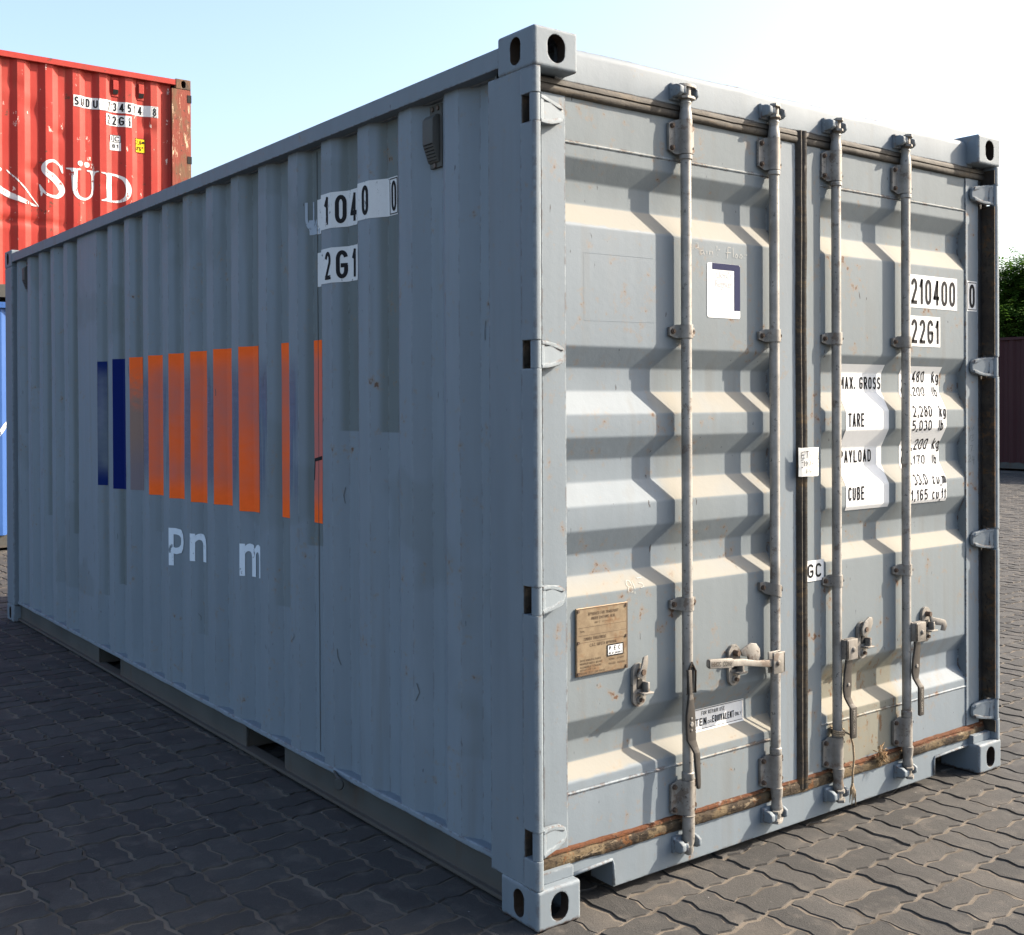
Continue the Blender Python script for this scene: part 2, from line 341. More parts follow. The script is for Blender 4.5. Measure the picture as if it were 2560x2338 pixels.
def tube(bm, pts, r, n=8):
    rings = []
    for k, p in enumerate(pts):
        p = Vector(p); d = (Vector(pts[min(k+1, len(pts)-1)])-Vector(pts[max(k-1, 0)])).normalized()
        t = d.cross(Vector((.3, .9, .2))).normalized(); b = d.cross(t); rr = r[k] if isinstance(r, (list, tuple)) else r
        rings.append([bm.verts.new(p+rr*(math.cos(2*math.pi*i/n)*t+math.sin(2*math.pi*i/n)*b)) for i in range(n)])
    for a, b in zip(rings[:-1], rings[1:]):
        for i in range(n): bm.faces.new((a[i], a[(i+1) % n], b[(i+1) % n], b[i]))
    bm.faces.new(rings[0][::-1]); bm.faces.new(rings[-1]); return bm
def nz(a, b, c=0.): return mnoise.noise(Vector((a, b, c)))
def interp(tab):
    xs = [t[0] for t in tab]; ys = [t[1] for t in tab]
    return lambda v: float(np.interp(v, xs, ys))

# ------------------------------------------------------------------ decals: flat (u,v) meshes cut at the folds and laid on the steel
def lay(bm, mapper, cuts_u=(), cuts_v=()):
    for axis, cuts in ((0, cuts_u), (1, cuts_v)):
        if not bm.verts: break
        lo = min(v.co[axis] for v in bm.verts); hi = max(v.co[axis] for v in bm.verts)
        for c in cuts:
            if lo+1e-5 < c < hi-1e-5:
                no = [0, 0, 0]; no[axis] = 1; co = [0, 0, 0]; co[axis] = c
                bmesh.ops.bisect_plane(bm, geom=list(bm.verts)+list(bm.edges)+list(bm.faces), plane_co=co, plane_no=no, dist=1e-6)
    for v in bm.verts: v.co = mapper(v.co.x, v.co.y)
    return bm
def rect(u0, u1, v0, v1, r=0.):
    bm = bmesh.new()
    if r:
        pts = []
        for cx, cy, a0 in ((u1-r, v1-r, 0), (u0+r, v1-r, 90), (u0+r, v0+r, 180), (u1-r, v0+r, 270)):
            for k in range(5): a = math.radians(a0+k*22.5); pts.append((cx+r*math.cos(a), cy+r*math.sin(a)))
    else: pts = [(u0, v0), (u1, v0), (u1, v1), (u0, v1)]
    bm.faces.new([bm.verts.new((a, b, 0)) for a, b in pts]); return bm
def text(body, u0, u1, v0, v1, bold=.02, shear=0., space=1.):
    cu = bpy.data.curves.new('t', 'FONT'); cu.body = body; cu.offset = bold; cu.resolution_u = 3; cu.shear = shear; cu.space_character = space
    ob = bpy.data.objects.new('t', cu); me = bpy.data.meshes.new_from_object(ob)
    bm = bmesh.new(); bm.from_mesh(me); bpy.data.objects.remove(ob); bpy.data.meshes.remove(me); bpy.data.curves.remove(cu)
    bmesh.ops.remove_doubles(bm, verts=bm.verts, dist=1e-5)
    xs = [v.co.x for v in bm.verts]; ys = [v.co.y for v in bm.verts]
    a, b, c, d = min(xs), max(xs), min(ys), max(ys)
    for v in bm.verts: v.co = (u0+(v.co.x-a)/(b-a)*(u1-u0), v0+(v.co.y-c)/(d-c)*(v1-v0), 0)
    return bm
# condensed stencil-plate letters drawn as strokes
def _A(cx, cy, rx, ry, a0, a1, n=12): return [(cx+rx*math.cos(math.radians(a0+(a1-a0)*k/n)), cy+ry*math.sin(math.radians(a0+(a1-a0)*k/n))) for k in range(n+1)]
_r = .27; _O = _A(.5, 1-_r, .5, _r, 0, 180)+_A(.5, _r, .5, _r, 180, 360)+[(1, 1-_r)]
_S = _A(.5, .75, .48, .25, 20, 250, 14)+_A(.5, .25, .5, .25, 70, -160, 14)
GL = {'0': [_O], 'O': [_O], '1': [[(.8, 0), (.8, 1)], [(.8, 1), (.1, .76)]], '2': [_A(.5, 1-_r, .48, _r, 170, -25)+[(.02, .0)], [(0, 0), (1, 0)]],
 '3': [_A(.5, .75, .46, .25, 155, -85), _A(.5, .27, .5, .27, 85, -158)], '4': [[(.72, 0), (.72, 1)], [(.72, 1), (0, .26)], [(0, .26), (1, .26)]], '5': [[(.95, 1), (.1, 1)], [(.1, 1), (.06, .52)], [(.06, .52)]+_A(.5, .31, .5, .31, 130, -155)],
 '6': [_A(.5, .29, .5, .29, 0, 360), [(0, .29), (0, .7)]+_A(.5, .73, .5, .27, 180, 25)], '7': [[(0, 1), (1, 1)], [(1, 1), (.35, 0)]], '8': [_A(.5, .76, .44, .24, 0, 360), _A(.5, .27, .5, .27, 0, 360)], '9': [_A(.5, .71, .5, .29, 0, 360), [(1, .71), (1, .3)]+_A(.5, .27, .5, .27, 0, -155)],
 'A': [[(0, 0), (.5, 1)], [(.5, 1), (1, 0)], [(.2, .28), (.8, .28)]], 'B': [[(0, 0), (0, 1)], [(0, 1), (.5, 1)]+_A(.5, .75, .45, .25, 90, -90)+[(0, .5)], [(0, 0), (.5, 0)]+_A(.5, .25, .5, .25, -90, 90)], 'C': [_A(.5, 1-_r, .5, _r, 15, 180)+_A(.5, _r, .5, _r, 180, 345)], 'D': [[(0, 0), (0, 1)], [(0, 1), (.45, 1)]+_A(.45, .7, .55, .3, 90, 0)+_A(.45, .3, .55, .3, 0, -90)+[(0, 0)]],
 'E': [[(0, 0), (0, 1)], [(0, 1), (1, 1)], [(0, .52), (.85, .52)], [(0, 0), (1, 0)]], 'F': [[(0, 0), (0, 1)], [(0, 1), (1, 1)], [(0, .52), (.85, .52)]], 'G': [_A(.5, 1-_r, .5, _r, 15, 180)+_A(.5, _r, .5, _r, 180, 360)+[(1, .46)], [(.55, .46), (1, .46)]], 'H': [[(0, 0), (0, 1)], [(1, 0), (1, 1)], [(0, .5), (1, .5)]], 'I': [[(.5, 0), (.5, 1)]],
 'K': [[(0, 0), (0, 1)], [(0, .4), (1, 1)], [(.3, .6), (1, 0)]], 'L': [[(0, 0), (0, 1)], [(0, 0), (1, 0)]], 'M': [[(0, 0), (0, 1)], [(0, 1), (.5, .35)], [(.5, .35), (1, 1)], [(1, 1), (1, 0)]], 'N': [[(0, 0), (0, 1)], [(0, 1), (1, 0)], [(1, 0), (1, 1)]], 'P': [[(0, 0), (0, 1)], [(0, 1), (.5, 1)]+_A(.5, .74, .5, .26, 90, -90)+[(0, .48)]],
 'Q': [_O, [(.6, .2), (1, 0)]], 'R': [[(0, 0), (0, 1)], [(0, 1), (.5, 1)]+_A(.5, .74, .5, .26, 90, -90)+[(0, .48)], [(.5, .48), (1, 0)]], 'S': [_S], 'T': [[(.5, 0), (.5, 1)], [(0, 1), (1, 1)]], 'U': [[(0, 1), (0, .3)]+_A(.5, _r, .5, _r, 180, 360)+[(1, 1)]], 'V': [[(0, 1), (.5, 0)], [(.5, 0), (1, 1)]], 'W': [[(0, 1), (.25, 0)], [(.25, 0), (.5, .8)], [(.5, .8), (.75, 0)], [(.75, 0), (1, 1)]], 'X': [[(0, 0), (1, 1)], [(0, 1), (1, 0)]], 'Y': [[(0, 1), (.5, .45)], [(1, 1), (.5, .45)], [(.5, .45), (.5, 0)]],
 'k': [[(0, .2), (0, 1)], [(0, .45), (.9, .78)], [(.3, .56), (1, .2)]], 'g': [_A(.5, .5, .5, .28, 0, 360), [(1, .78), (1, .2)]+_A(.5, .18, .5, .18, 0, -150)], 'l': [[(.5, .2), (.5, 1)]], 'b': [[(0, .2), (0, 1)], _A(.5, .48, .5, .28, 0, 360)], 'c': [_A(.5, .48, .5, .28, 40, 320)], 'u': [[(0, .76), (0, .45)]+_A(.5, .42, .5, .22, 180, 360)+[(1, .76)]], 'm': [[(0, .2), (0, .76)], [(0, .6)]+_A(.25, .6, .25, .16, 180, 0, 6)+[(.5, .2)], [(.5, .6)]+_A(.75, .6, .25, .16, 180, 0, 6)+[(1, .2)]], 'f': [[(.45, .2), (.45, .85)]+_A(.75, .85, .3, .13, 180, 60, 5), [(0, .72), (.9, .72)]], 't': [[(.45, .98), (.45, .35)]+_A(.75, .34, .3, .13, 180, 300, 5), [(0, .74), (.9, .74)]], 'i': [[(.5, 0), (.5, .68)], [(.5, .88), (.5, 1)]],
 ',': [[(.6, .1), (.3, -.12)]], '.': [[(.5, 0), (.5, .08)]], "'": [[(.5, .72), (.5, 1)]], '"': [[(.2, .72), (.2, 1)], [(.8, .72), (.8, 1)]], '*': [[(.2, .5), (.8, .5)], [(.5, .3), (.5, .7)]], '-': [[(.1, .5), (.9, .5)]]}
GW = {'1': .62, 'I': .3, 'M': 1.25, 'W': 1.3, ',': .35, '.': .3, ' ': .55, 'l': .3, 'i': .3, "'": .25, 'm': 1.3, 'f': .7, 't': .7, '*': .8, '-': .7}
def plate(body, u0, u1, v0, v1, t=.14):
    U = abs(u1-u0); sg = 1 if u1 > u0 else -1; h = v1-v0; n = len(body); gap = .34
    w = U/(sum(GW.get(c, 1.) for c in body)+gap*(n-1)); tk = min(t*h, .36*w); x = 0.; segs = []; bm = bmesh.new()
    for c in body:
        cw = GW.get(c, 1.)*w
        for st in GL.get(c, []):
            P = [Vector((x+tk/2+a*max(cw-tk, 0), tk/2+b*(h-tk))) for a, b in st]
            closed = (P[0]-P[-1]).length < 1e-6
            if not closed and len(P) == 2: d_ = (P[1]-P[0]).normalized()*tk*.42; P = [P[0]-d_, P[1]+d_]
            L = []; N = len(P)
            for i, p in enumerate(P):
                a_ = P[i-1] if i else (P[-2] if closed else P[0]); b_ = P[i+1] if i < N-1 else (P[1] if closed else P[-1])
                d_ = (b_-a_).normalized(); nn = Vector((-d_.y, d_.x))*tk/2
                L.append(tuple(bm.verts.new((u0+sg*(q.x), v0+q.y, 0)) for q in (p+nn, p-nn)))
            for a_, b_ in zip(L[:-1], L[1:]): bm.faces.new((a_[0], a_[1], b_[1], b_[0]))
        x += cw+gap*w
    return bm
def ribbon(lines, w):
    bm = bmesh.new()
    for pts in lines:
        P = [Vector((p[0], p[1])) for p in pts]; L = []
        for i, p in enumerate(P):
            d = (P[min(i+1, len(P)-1)]-P[max(i-1, 0)]); d = d.normalized() if d.length else Vector((1, 0)); n = Vector((-d.y, d.x))*w/2
            L.append((bm.verts.new((*(p+n), 0)), bm.verts.new((*(p-n), 0))))
        for a, b in zip(L[:-1], L[1:]): bm.faces.new((a[0], a[1], b[1], b[0]))
    return bm
def polyface(*polys):
    bm = bmesh.new()
    for pts in polys:
        bm.faces.new([bm.verts.new((a, b, 0)) for a, b in pts])
    bmesh.ops.triangulate(bm, faces=bm.faces); return bm
def frame2d(u0, u1, v0, v1, w):
    bm = bmesh.new()
    for a, b, c, d in ((u0, u1, v0, v0+w), (u0, u1, v1-w, v1), (u0, u0+w, v0+w, v1-w), (u1-w, u1, v0+w, v1-w)):
        bm.faces.new([bm.verts.new(p) for p in ((a, c, 0), (b, c, 0), (b, d, 0), (a, d, 0))])
    return bm
def merge(*bms):
    o = bms[0]
    for b in bms[1:]:
        me = bpy.data.meshes.new('m'); b.to_mesh(me); b.free(); o.from_mesh(me); bpy.data.meshes.remove(me)
    return o

# ------------------------------------------------------------------ corner castings with real holes
def casting(name, c0, size, holes, mat, parent, r=.009):
    # c0 = min corner; holes: list of (axis, sign, width, height)
    bm = bmesh.new(); sx, sy, sz = size; box(bm, 0, sx, 0, sy, 0, sz); bevel(bm, r, 3)
    ctr = Vector((sx/2, sy/2, sz/2)); bmesh.ops.recalc_face_normals(bm, faces=bm.faces)
    for axis, sign, w, h in holes:
        nrm = Vector((0, 0, 0)); nrm[axis] = sign
        f = max(bm.faces, key=lambda q: q.normal.dot(nrm)*10 + q.calc_area()*100)
        pos = f.calc_center_median()[axis]; ua = 1 if axis == 0 else 0; va = 2 if axis != 2 else 1
        edges = list(f.edges); bmesh.ops.delete(bm, geom=[f], context='FACES_ONLY')
        ring, inner = [], []; n = 20; rr = w/2
        for k in range(n):
            a = 2*math.pi*k/n; du = rr*math.cos(a); dv = rr*math.sin(a) + (h/2-rr)*(1 if math.sin(a) >= 0 else -1)
            p = ctr.copy(); p[axis] = pos; p[ua] += du; p[va] += dv; ring.append(bm.verts.new(p))
            q = p.copy(); q[axis] -= sign*.034; inner.append(bm.verts.new(q))
        re = [bm.edges.new((ring[k], ring[(k+1) % n])) for k in range(n)]
        bmesh.ops.triangle_fill(bm, edges=edges+re, use_beauty=True)
        for k in range(n): bm.faces.new((ring[k], ring[(k+1) % n], inner[(k+1) % n], inner[k])).material_index = 1
    bmesh.ops.recalc_face_normals(bm, faces=bm.faces)
    for v in bm.verts: v.co += Vector(c0)
    o = obj(name, bm, mat, parent); o.data.materials.append(M_hole); return o

# ------------------------------------------------------------------ corrugated sheet: strips split at the folds so they shade flat across, smooth along
def sheet(prof, v0, v1, rows, f, disp=None, edge0=None):
    # prof: [(u, d)], f(u, d, v)->xyz
    bm = bmesh.new()
    for (ua, da), (ub, db) in zip(prof[:-1], prof[1:]):
        prev = None; n = 2 if abs(ub-ua) < .2 else 6
        for i in range(rows+1):
            row = []
            for k in range(n+1):
                u = ua+(ub-ua)*k/n; d = da+(db-da)*k/n; v = v0+(v1-v0)*i/rows
                if i == 0 and edge0: v += edge0(u)
                if disp: d += disp(u, v)
                row.append(bm.verts.new(f(u, d, v)))
            if prev:
                for k in range(n): bm.faces.new((prev[k], prev[k+1], row[k+1], row[k]))
            prev = row
    return bm
def corr_profile(u0, u1, first, pitch, outer, slope, depth, flat_edge=.0):
    # first = far end of an outer flat; returns sorted profile from u0 to u1
    pts = []; rec = pitch-outer-2*slope
    k = math.floor((u0-first)/pitch)-1
    while first+k*pitch < u1+pitch:
        e = first+k*pitch
        for u, d in ((e-outer, 0), (e, 0), (e+slope, depth), (e+slope+rec, depth)): pts.append((u, d))
        k += 1
    t = interp(pts); inner = [p for p in pts if u0+.004 < p[0] < u1-.004]
    return [(u0, t(u0))] + inner + [(u1, t(u1))]

# ================================================================== the paved yard
gb = bmesh.new(); gb.faces.new([gb.verts.new(p) for p in ((-900, -900, -.022), (900, -900, -.022), (900, 900, -.022), (-900, 900, -.022))])
g = obj('ground', gb, M_ground); g['kind'] = 'structure'; g['label'] = 'grey paved yard reaching to the horizon'
PX0, PX1, PY0, PY1 = -6.0, 21.0, -3.2, 13.5
sb = bmesh.new(); sb.faces.new([sb.verts.new(p) for p in ((PX0, PY0, -.0046), (PX1, PY0, -.0046), (PX1, PY1, -.0046), (PX0, PY1, -.0046))])
pave = obj('pavement', sb, M_sand); pave['kind'] = 'structure'; pave['label'] = 'yard paved with zigzag interlocking concrete blocks and sandy joints'
O2 = np.array((.83665, -.29711)); E1 = np.array((.228644, .010803)); E2 = np.array((-.010803, .228644)); PIT = .2289
AMP = .034
def hwave(t): return float(np.interp((t % .5), (0, .155, .345, .5), (0, AMP, -AMP, 0)))
def outline(kind):                            # one block in cell units, centred; kind 0 long along e2
    kn = [.155, .345]
    if kind == 0: a, b = .5, 1.
    else: a, b = 1., .5
    ts = lambda L: [0.] + [k+.5*i for i in range(int(L*2)) for k in kn]
    pts = [(t, 0+hwave(t)) for t in ts(a)] + [(a-hwave(t), t) for t in ts(b)]
    pts += [(a-t, b+hwave(a-t)) for t in ts(a)] + [(0-hwave(b-t), b-t) for t in ts(b)]
    return np.array(pts)
def inset(pts, d):
    n = len(pts); out = []
    for i in range(n):
        p0, p1, p2 = pts[i-1], pts[i], pts[(i+1) % n]
        e1 = (p1-p0)/np.linalg.norm(p1-p0); e2 = (p2-p1)/np.linalg.norm(p2-p1)
        n1 = np.array((-e1[1], e1[0])); n2 = np.array((-e2[1], e2[0])); b = n1+n2; b /= max(np.dot(b, n1), .35) if np.linalg.norm(b) else 1
        out.append(p1+b*d)
    return np.array(out)
def paver_template(kind, seed):
    r = np.random.default_rng(seed); pts = outline(kind); c = np.array((.25, .5) if kind == 0 else (.5, .25))
    jn = r.normal(0, .006, pts.shape)
    base = inset(pts, .018)+jn; top = inset(pts, .034)+jn*1.2
    cell = lambda q: ((q-c)[:, :1]*E1 + (q-c)[:, 1:]*E2)
    B, T = cell(base), cell(top); n = len(pts)
    zt = r.normal(0, .0006, n)
    V = np.concatenate([np.c_[T, zt], np.c_[B, np.full(n, -.0145)]])
    F = [list(range(n))] + [[n+i, n+(i+1) % n, (i+1) % n, i] for i in range(n)]
    return V, F
TEMPL = {k: [paver_template(k, 10*k+s) for s in range(4)] for k in (0, 1)}
TM = {}
for k in (0, 1):
    TM[k] = []
    for V, F in TEMPL[k]:
        me = bpy.data.meshes.new('paver'); me.from_pydata(V.tolist(), [], F); me.materials.append(M_pav); TM[k].append(me)
cells = []
for i in range(-40, 110):
    for j in range(-40, 80):
        t0 = (i+j) % 2
        for h in (0, 1):
            cc = np.array((i+.25+.5*h, j+.5) if t0 == 0 else (i+.5, j+.25+.5*h))
            w = O2+cc[0]*E1+cc[1]*E2
            if PX0+.2 < w[0] < PX1-.2 and PY0+.2 < w[1] < PY1-.2: cells.append((w[0], w[1], t0))
cells = np.array(cells)
under = (cells[:, 0] > .45) & (cells[:, 0] < 2.0) & (cells[:, 1] > .5) & (cells[:, 1] < 5.6)
cells = cells[~under]
d = np.c_[cells[:, :2], np.zeros(len(cells))]-np.array(CAM); zc = d@np.array(fwd)
sx = W0/2+FPX*(d@np.array(r2))/np.where(zc > .1, zc, 1); sy = CY-FPX*(d@np.array(u2))/np.where(zc > .1, zc, 1)
vis = (zc > .3) & (sx > -30) & (sx < W0+30) & (sy < H0+30)
# hidden behind the big container?
dd = d[:, :2]; tside = (0-CAM.x)/np.where(abs(dd[:, 0]) < 1e-6, 1e-6, dd[:, 0]); yside = CAM.y+tside*dd[:, 1]
tfront = (0.05-CAM.y)/np.where(abs(dd[:, 1]) < 1e-6, 1e-6, dd[:, 1]); xf = CAM.x+tfront*dd[:, 0]
hid = ((tside > 0) & (tside < .97) & (yside > 0) & (yside < 6)) | ((tfront > 0) & (tfront < .97) & (xf > 0) & (xf < 2.44))
order = np.argsort(np.where(vis & ~hid, zc, 1e6)); near = set(order[:300].tolist())
for q in order[:300]:
    x, y, k = cells[q]; o = bpy.data.objects.new('paver', TM[int(k)][random.randrange(4)])
    o.location = (x, y, random.gauss(0, .0016)); o.rotation_euler = (random.gauss(0, .006), random.gauss(0, .006), random.gauss(0, .008))
    COL.objects.link(o); o.parent = pave
Vs, tone, faces = [], [], []; base = 0
for q in range(len(cells)):
    if q in near: continue
    x, y, k = cells[q]; V, F = TEMPL[int(k)][int(rng.integers(4))]
    a = rng.normal(0, .008); R = np.array(((math.cos(a), -math.sin(a)), (math.sin(a), math.cos(a))))
    P = V.copy(); P[:, :2] = P[:, :2]@R.T+(x, y); tx, ty, tz = rng.normal(0, .006), rng.normal(0, .006), rng.normal(0, .0016)
    P[:, 2] += tz+tx*V[:, 0]+ty*V[:, 1]
    Vs.append(P); tone.append(np.full(len(P), rng.random())); faces += [[base+i for i in f] for f in F]; base += len(P)
me = bpy.data.meshes.new('paver_field'); me.from_pydata(np.concatenate(Vs).tolist(), [], faces); me.materials.append(M_pavs)
at = me.attributes.new('tone', 'FLOAT', 'POINT'); at.data.foreach_set('value', np.concatenate(tone))
fo = bpy.data.objects.new('paver_field', me); COL.objects.link(fo); fo.parent = pave; fo['kind'] = 'stuff'

# ================================================================== grey container
C = root('shipping_container', 'blue-grey shipping container with its two closed doors and four lock rods in the sun', 'container')
LEN, WID, HGT = 6.058, 2.438, 2.591
# castings
for zi, z in enumerate((0, HGT-.118)):
    casting('corner_casting', (0, 0, z), (.162, .178, .118), [(0, -1, .050, .081), (1, -1, .066, .083)], M_frame, C)
    casting('corner_casting', (WID-.162, 0, z), (.162, .178, .118), [(0, 1, .050, .081), (1, -1, .063, .083)], M_frame, C)
    casting('corner_casting', (0, LEN-.178, z), (.162, .178, .118), [(0, -1, .050, .081), (1, 1, .063, .083)], M_frame, C)
    casting('corner_casting', (WID-.162, LEN-.178, z), (.162, .178, .118), [(0, 1, .050, .081), (1, 1, .063, .083)], M_frame, C)
HZ = (2.358, 1.653, .946, .243); HH = .042
def door_post(xs):                            # xs maps local x (0 = outer face, + inwards) to world
    bm = bmesh.new(); zs = [.118] + [v for z in HZ[::-1] for v in (z-HH, z+HH)] + [HGT-.118]
    def b(a0, a1, y0, y1, z0, z1):
        p, q = xs(a0), xs(a1); box(bm, min(p, q), max(p, q), y0, y1, z0, z1)
    b(.004, .075, .064, .229, .116, HGT-.116)             # hollow back section
    for k in range(0, len(zs), 2):                        # front lip, open at every hinge
        n0 = len(bm.verts); b(.0, .030, .002, .066, zs[k]-.001, zs[k+1]+.001)
    return bm
pl = door_post(lambda a: a); pr = door_post(lambda a: WID-a)
for bm_, s_ in ((pl, 1), (pr, -1)):
    es = [e for e in bm_.edges if all(abs(v.co.y-.002) < 1e-4 for v in e.verts) and abs(e.verts[0].co.z-e.verts[1].co.z) > .05]
    bmesh.ops.bevel(bm_, geom=es, offset=.012, segments=4, profile=.5, affect='EDGES')
obj('corner_post', pl, M_frame, C); obj('corner_post', pr, M_frame, C)
for x0 in (0, WID-.08):
    obj('corner_post', bevel(boxes((x0, x0+.08, LEN-.19, LEN-.004, .116, HGT-.116)), .01), M_frame, C)
# inner rusty face beside the right-hand doors
zz_ = [.15] + [v for z in HZ[::-1] for v in (z-HH-.004, z+HH+.004)] + [2.46]
for k in range(0, len(zz_), 2): tag(obj('post_inner_face', boxes((WID-.036, WID-.0305, .006, .063, zz_[k], zz_[k+1])), M_rustpost, C), 'rusty inner face of the right door post')
for z in HZ:
    for xa, xb in ((.003, .031), (WID-.031, WID-.003)): obj('hinge_recess', boxes((xa, xb, .0585, .0635, z-HH, z+HH)), M_rustpost, C)
# side walls
PITC, OUT, SLO, DEP, XO = .2814, .078, .068, .036, .030
Y0C = .503
prof = corr_profile(.222, LEN-.17, Y0C, PITC, OUT, SLO, DEP)
fill = [p for p in prof if not (4.182 < p[0] < 4.40 and p[1] > .01)]       # one fold was plated over flat
side_d = interp(fill); side_cuts = [p[0] for p in fill]
def sdisp(u, v): return .0028*nz(u*1.3, v*1.1, 4) + .0012*nz(u*5, v*4, 9) + .004*max(0, nz(u*2.7, v*2.1, 21)-.35)
sp_ = sheet(fill, .146, 2.51, 44, lambda u, d, v: (XO+d, u, v), sdisp, lambda u: -.004)
obj('side_panel', sp_, M_side, C, True)
sp2 = sheet(prof, .142, 2.51, 4, lambda u, d, v: (WID-XO-d, u, v)); obj('side_panel', sp2, M_side, C)
ep = sheet(corr_profile(.08, WID-.08, .3, .28, .11, .02, .045), .14, 2.5, 4, lambda u, d, v: (u, LEN-.03-d, v)); obj('end_panel', ep, M_side, C)
obj('roof', boxes((.05, WID-.05, .10, LEN-.05, 2.50, 2.553)), M_frame, C)
obj('floor', boxes((.09, WID-.09, .10, LEN-.08, .13, .165)), M_rail, C)
for s in (0, 1):
    f = (lambda a: a) if s == 0 else (lambda a: WID-a)
    def bb(bm, a0, a1, *r): p, q = f(a0), f(a1); box(bm, min(p, q), max(p, q), *r)
    bm = bmesh.new(); bb(bm, .004, .058, .176, LEN-.176, 2.504, 2.563); obj('top_rail', bm, M_frame, C)
    bm = bmesh.new(); pk = ((1.725, 2.10), (3.765, 4.14)); cuts = [.176] + [v for p in pk for v in p] + [LEN-.176]
    for k in range(0, len(cuts), 2): bb(bm, .048, .060, cuts[k], cuts[k+1], .026, .139)       # web between the fork pockets
    bb(bm, .030, .085, .176, LEN-.176, .014, .027)                                            # bottom flange
    obj('bottom_rail', bm, M_rail, C)
    bm = bmesh.new(); prev = None
    for i in range(61):
        y = .176+(LEN-.352)*i/60; w = .0035*nz(y*6, 2.) if s == 0 else 0
        row = [bm.verts.new((f(a), y, z+w)) for a, z in ((.062, .126), (.027, .128), (.0262, .133), (.027, .1445), (.031, .1475), (.112, .1450))]
        if prev:
            for k in range(5): bm.faces.new((prev[k], prev[k+1], row[k+1], row[k]))
        prev = row
    obj('rail_flange', bm, M_side, C)
    for a, b in pk:
        bm = bmesh.new(); bb(bm, .062, .55, a-.012, a-.002, .02, .132); bb(bm, .062, .55, b+.002, b+.012, .02, .132); bb(bm, .062, .55, a-.012, b+.012, .126, .133)
        obj('fork_pocket', bm, M_rail, C)
for k, y in enumerate((.62, 1.2, 2.6, 3.2, 4.7, 5.3)):
    obj('cross_member', boxes((.10, WID-.10, y, y+.045, .03, .131)), M_rail, C)
# header and sill
hb = bmesh.new()
nseg = 30; hprof = [(2.463, .060), (2.466, .055), (2.548, .055), (2.562, .058), (2.571, .068), (2.573, .10), (2.573, .20)]
prev = None
for i in range(nseg+1):
    x = .12+(WID-.24)*i/nseg; row = []
    for z, y in hprof:
        w = .006*nz(x*3.1, z*7, 2) + .003*nz(x*9, z*14, 5); row.append(hb.verts.new((x, y+w*(1 if z > 2.47 else 0), z+.004*nz(x*5, 7))))
    if prev:
        for a in range(len(row)-1): hb.faces.new((prev[a], row[a], row[a+1], prev[a+1]))
    prev = row
hd = obj('door_header', hb, M_frame, C, 50)
obj('header_soffit', boxes((.03, WID-.03, .062, .19, 2.452, 2.4655)), M_rustpost, C)
sl = bmesh.new()
prism(sl, [(.155, .152), (.155, .106), (.337, .112), (.338, .030), (2.036, .030), (2.038, .102), (2.29, .106), (2.29, .152)], XZ, .0555, .16)
obj('door_sill', sl, M_frame, C)
wb = bmesh.new()
tube(wb, [(.16, .053, .109), (.25, .053, .1125), (.331, .053, .1155), (.337, .053, .10), (.339, .053, .036)], .0052)
obj('weld_bead', wb, M_frame, C, True); wb = bmesh.new()
tube(wb, [(2.038, .053, .036), (2.0375, .053, .095), (2.045, .053, .104), (2.15, .053, .1065), (2.28, .053, .109)], .0045)
obj('weld_bead', wb, M_frame, C, True)
for b_ in ((.032, .158, .030, .07, .118, .150), (WID-.158, WID-.032, .03, .07, .118, .150)): obj('step_plate', boxes(b_), M_frame, C)
# gaskets
def gasket(bm, path, prof2, f):
    pass
def strip(name, pts, a, b, n, f, mat, wob=.0, parent=C):
    bm = bmesh.new(); prev = None
    for i in range(n+1):
        s = a+(b-a)*i/n; row = []
        for u, v in pts:
            row.append(bm.verts.new(f(u+wob*nz(s*7, u*40)+wob*.5*nz(s*45, u*90, 8), v+wob*.8*nz(s*6, v*40, 3)+wob*.5*nz(s*38, v*80, 2), s)))
        if prev:
            for k in range(len(pts)-1): bm.faces.new((prev[k], prev[k+1], row[k+1], row[k]))
        prev = row
    return obj(name, bm, mat, parent, 45)
gp = [(.070, 2.419), (.054, 2.421), (.0495, 2.426), (.048, 2.434), (.049, 2.441), (.0535, 2.443), (.0535, 2.4455), (.049, 2.447), (.049, 2.458), (.053, 2.464), (.066, 2.469)]
strip('top_gasket', gp, .034, WID-.036, 140, lambda u, v, s: (s, u, v + (.002*nz(s*3, 5))), M_gtop, .0016)
gq = [(.070, .194), (.056, .192), (.0525, .187), (.0525, .181), (.057, .1792), (.051, .177), (.0475, .172), (.047, .162), (.0475, .150), (.051, .1445), (.068, .143)]
strip('bottom_gasket', gq, .036, WID-.045, 220, lambda u, v, s: (s, u, v-.012*max(0, min(1, (s-.2)/.9))*(.6) + .004*nz(s*4, 5)), M_gbot, .0035)
gc = [(1.205, .070), (1.211, .050), (1.222, .043), (1.231, .046), (1.236, .041), (1.248, .040), (1.255, .048), (1.259, .066)]
strip('center_gasket', gc, .150, 2.465, 140, lambda u, v, s: (u+.003*nz(s*2, 8), v, s), M_gcen, .0015)
for xs in (lambda a: a, lambda a: WID-a):
    strip('side_gasket', [(.030, .066), (.040, .060), (.052, .062), (.060, .058), (.072, .066)], .155, 2.455, 30, lambda u, v, s, xs=xs: (xs(u), v, s), M_gside, .001)
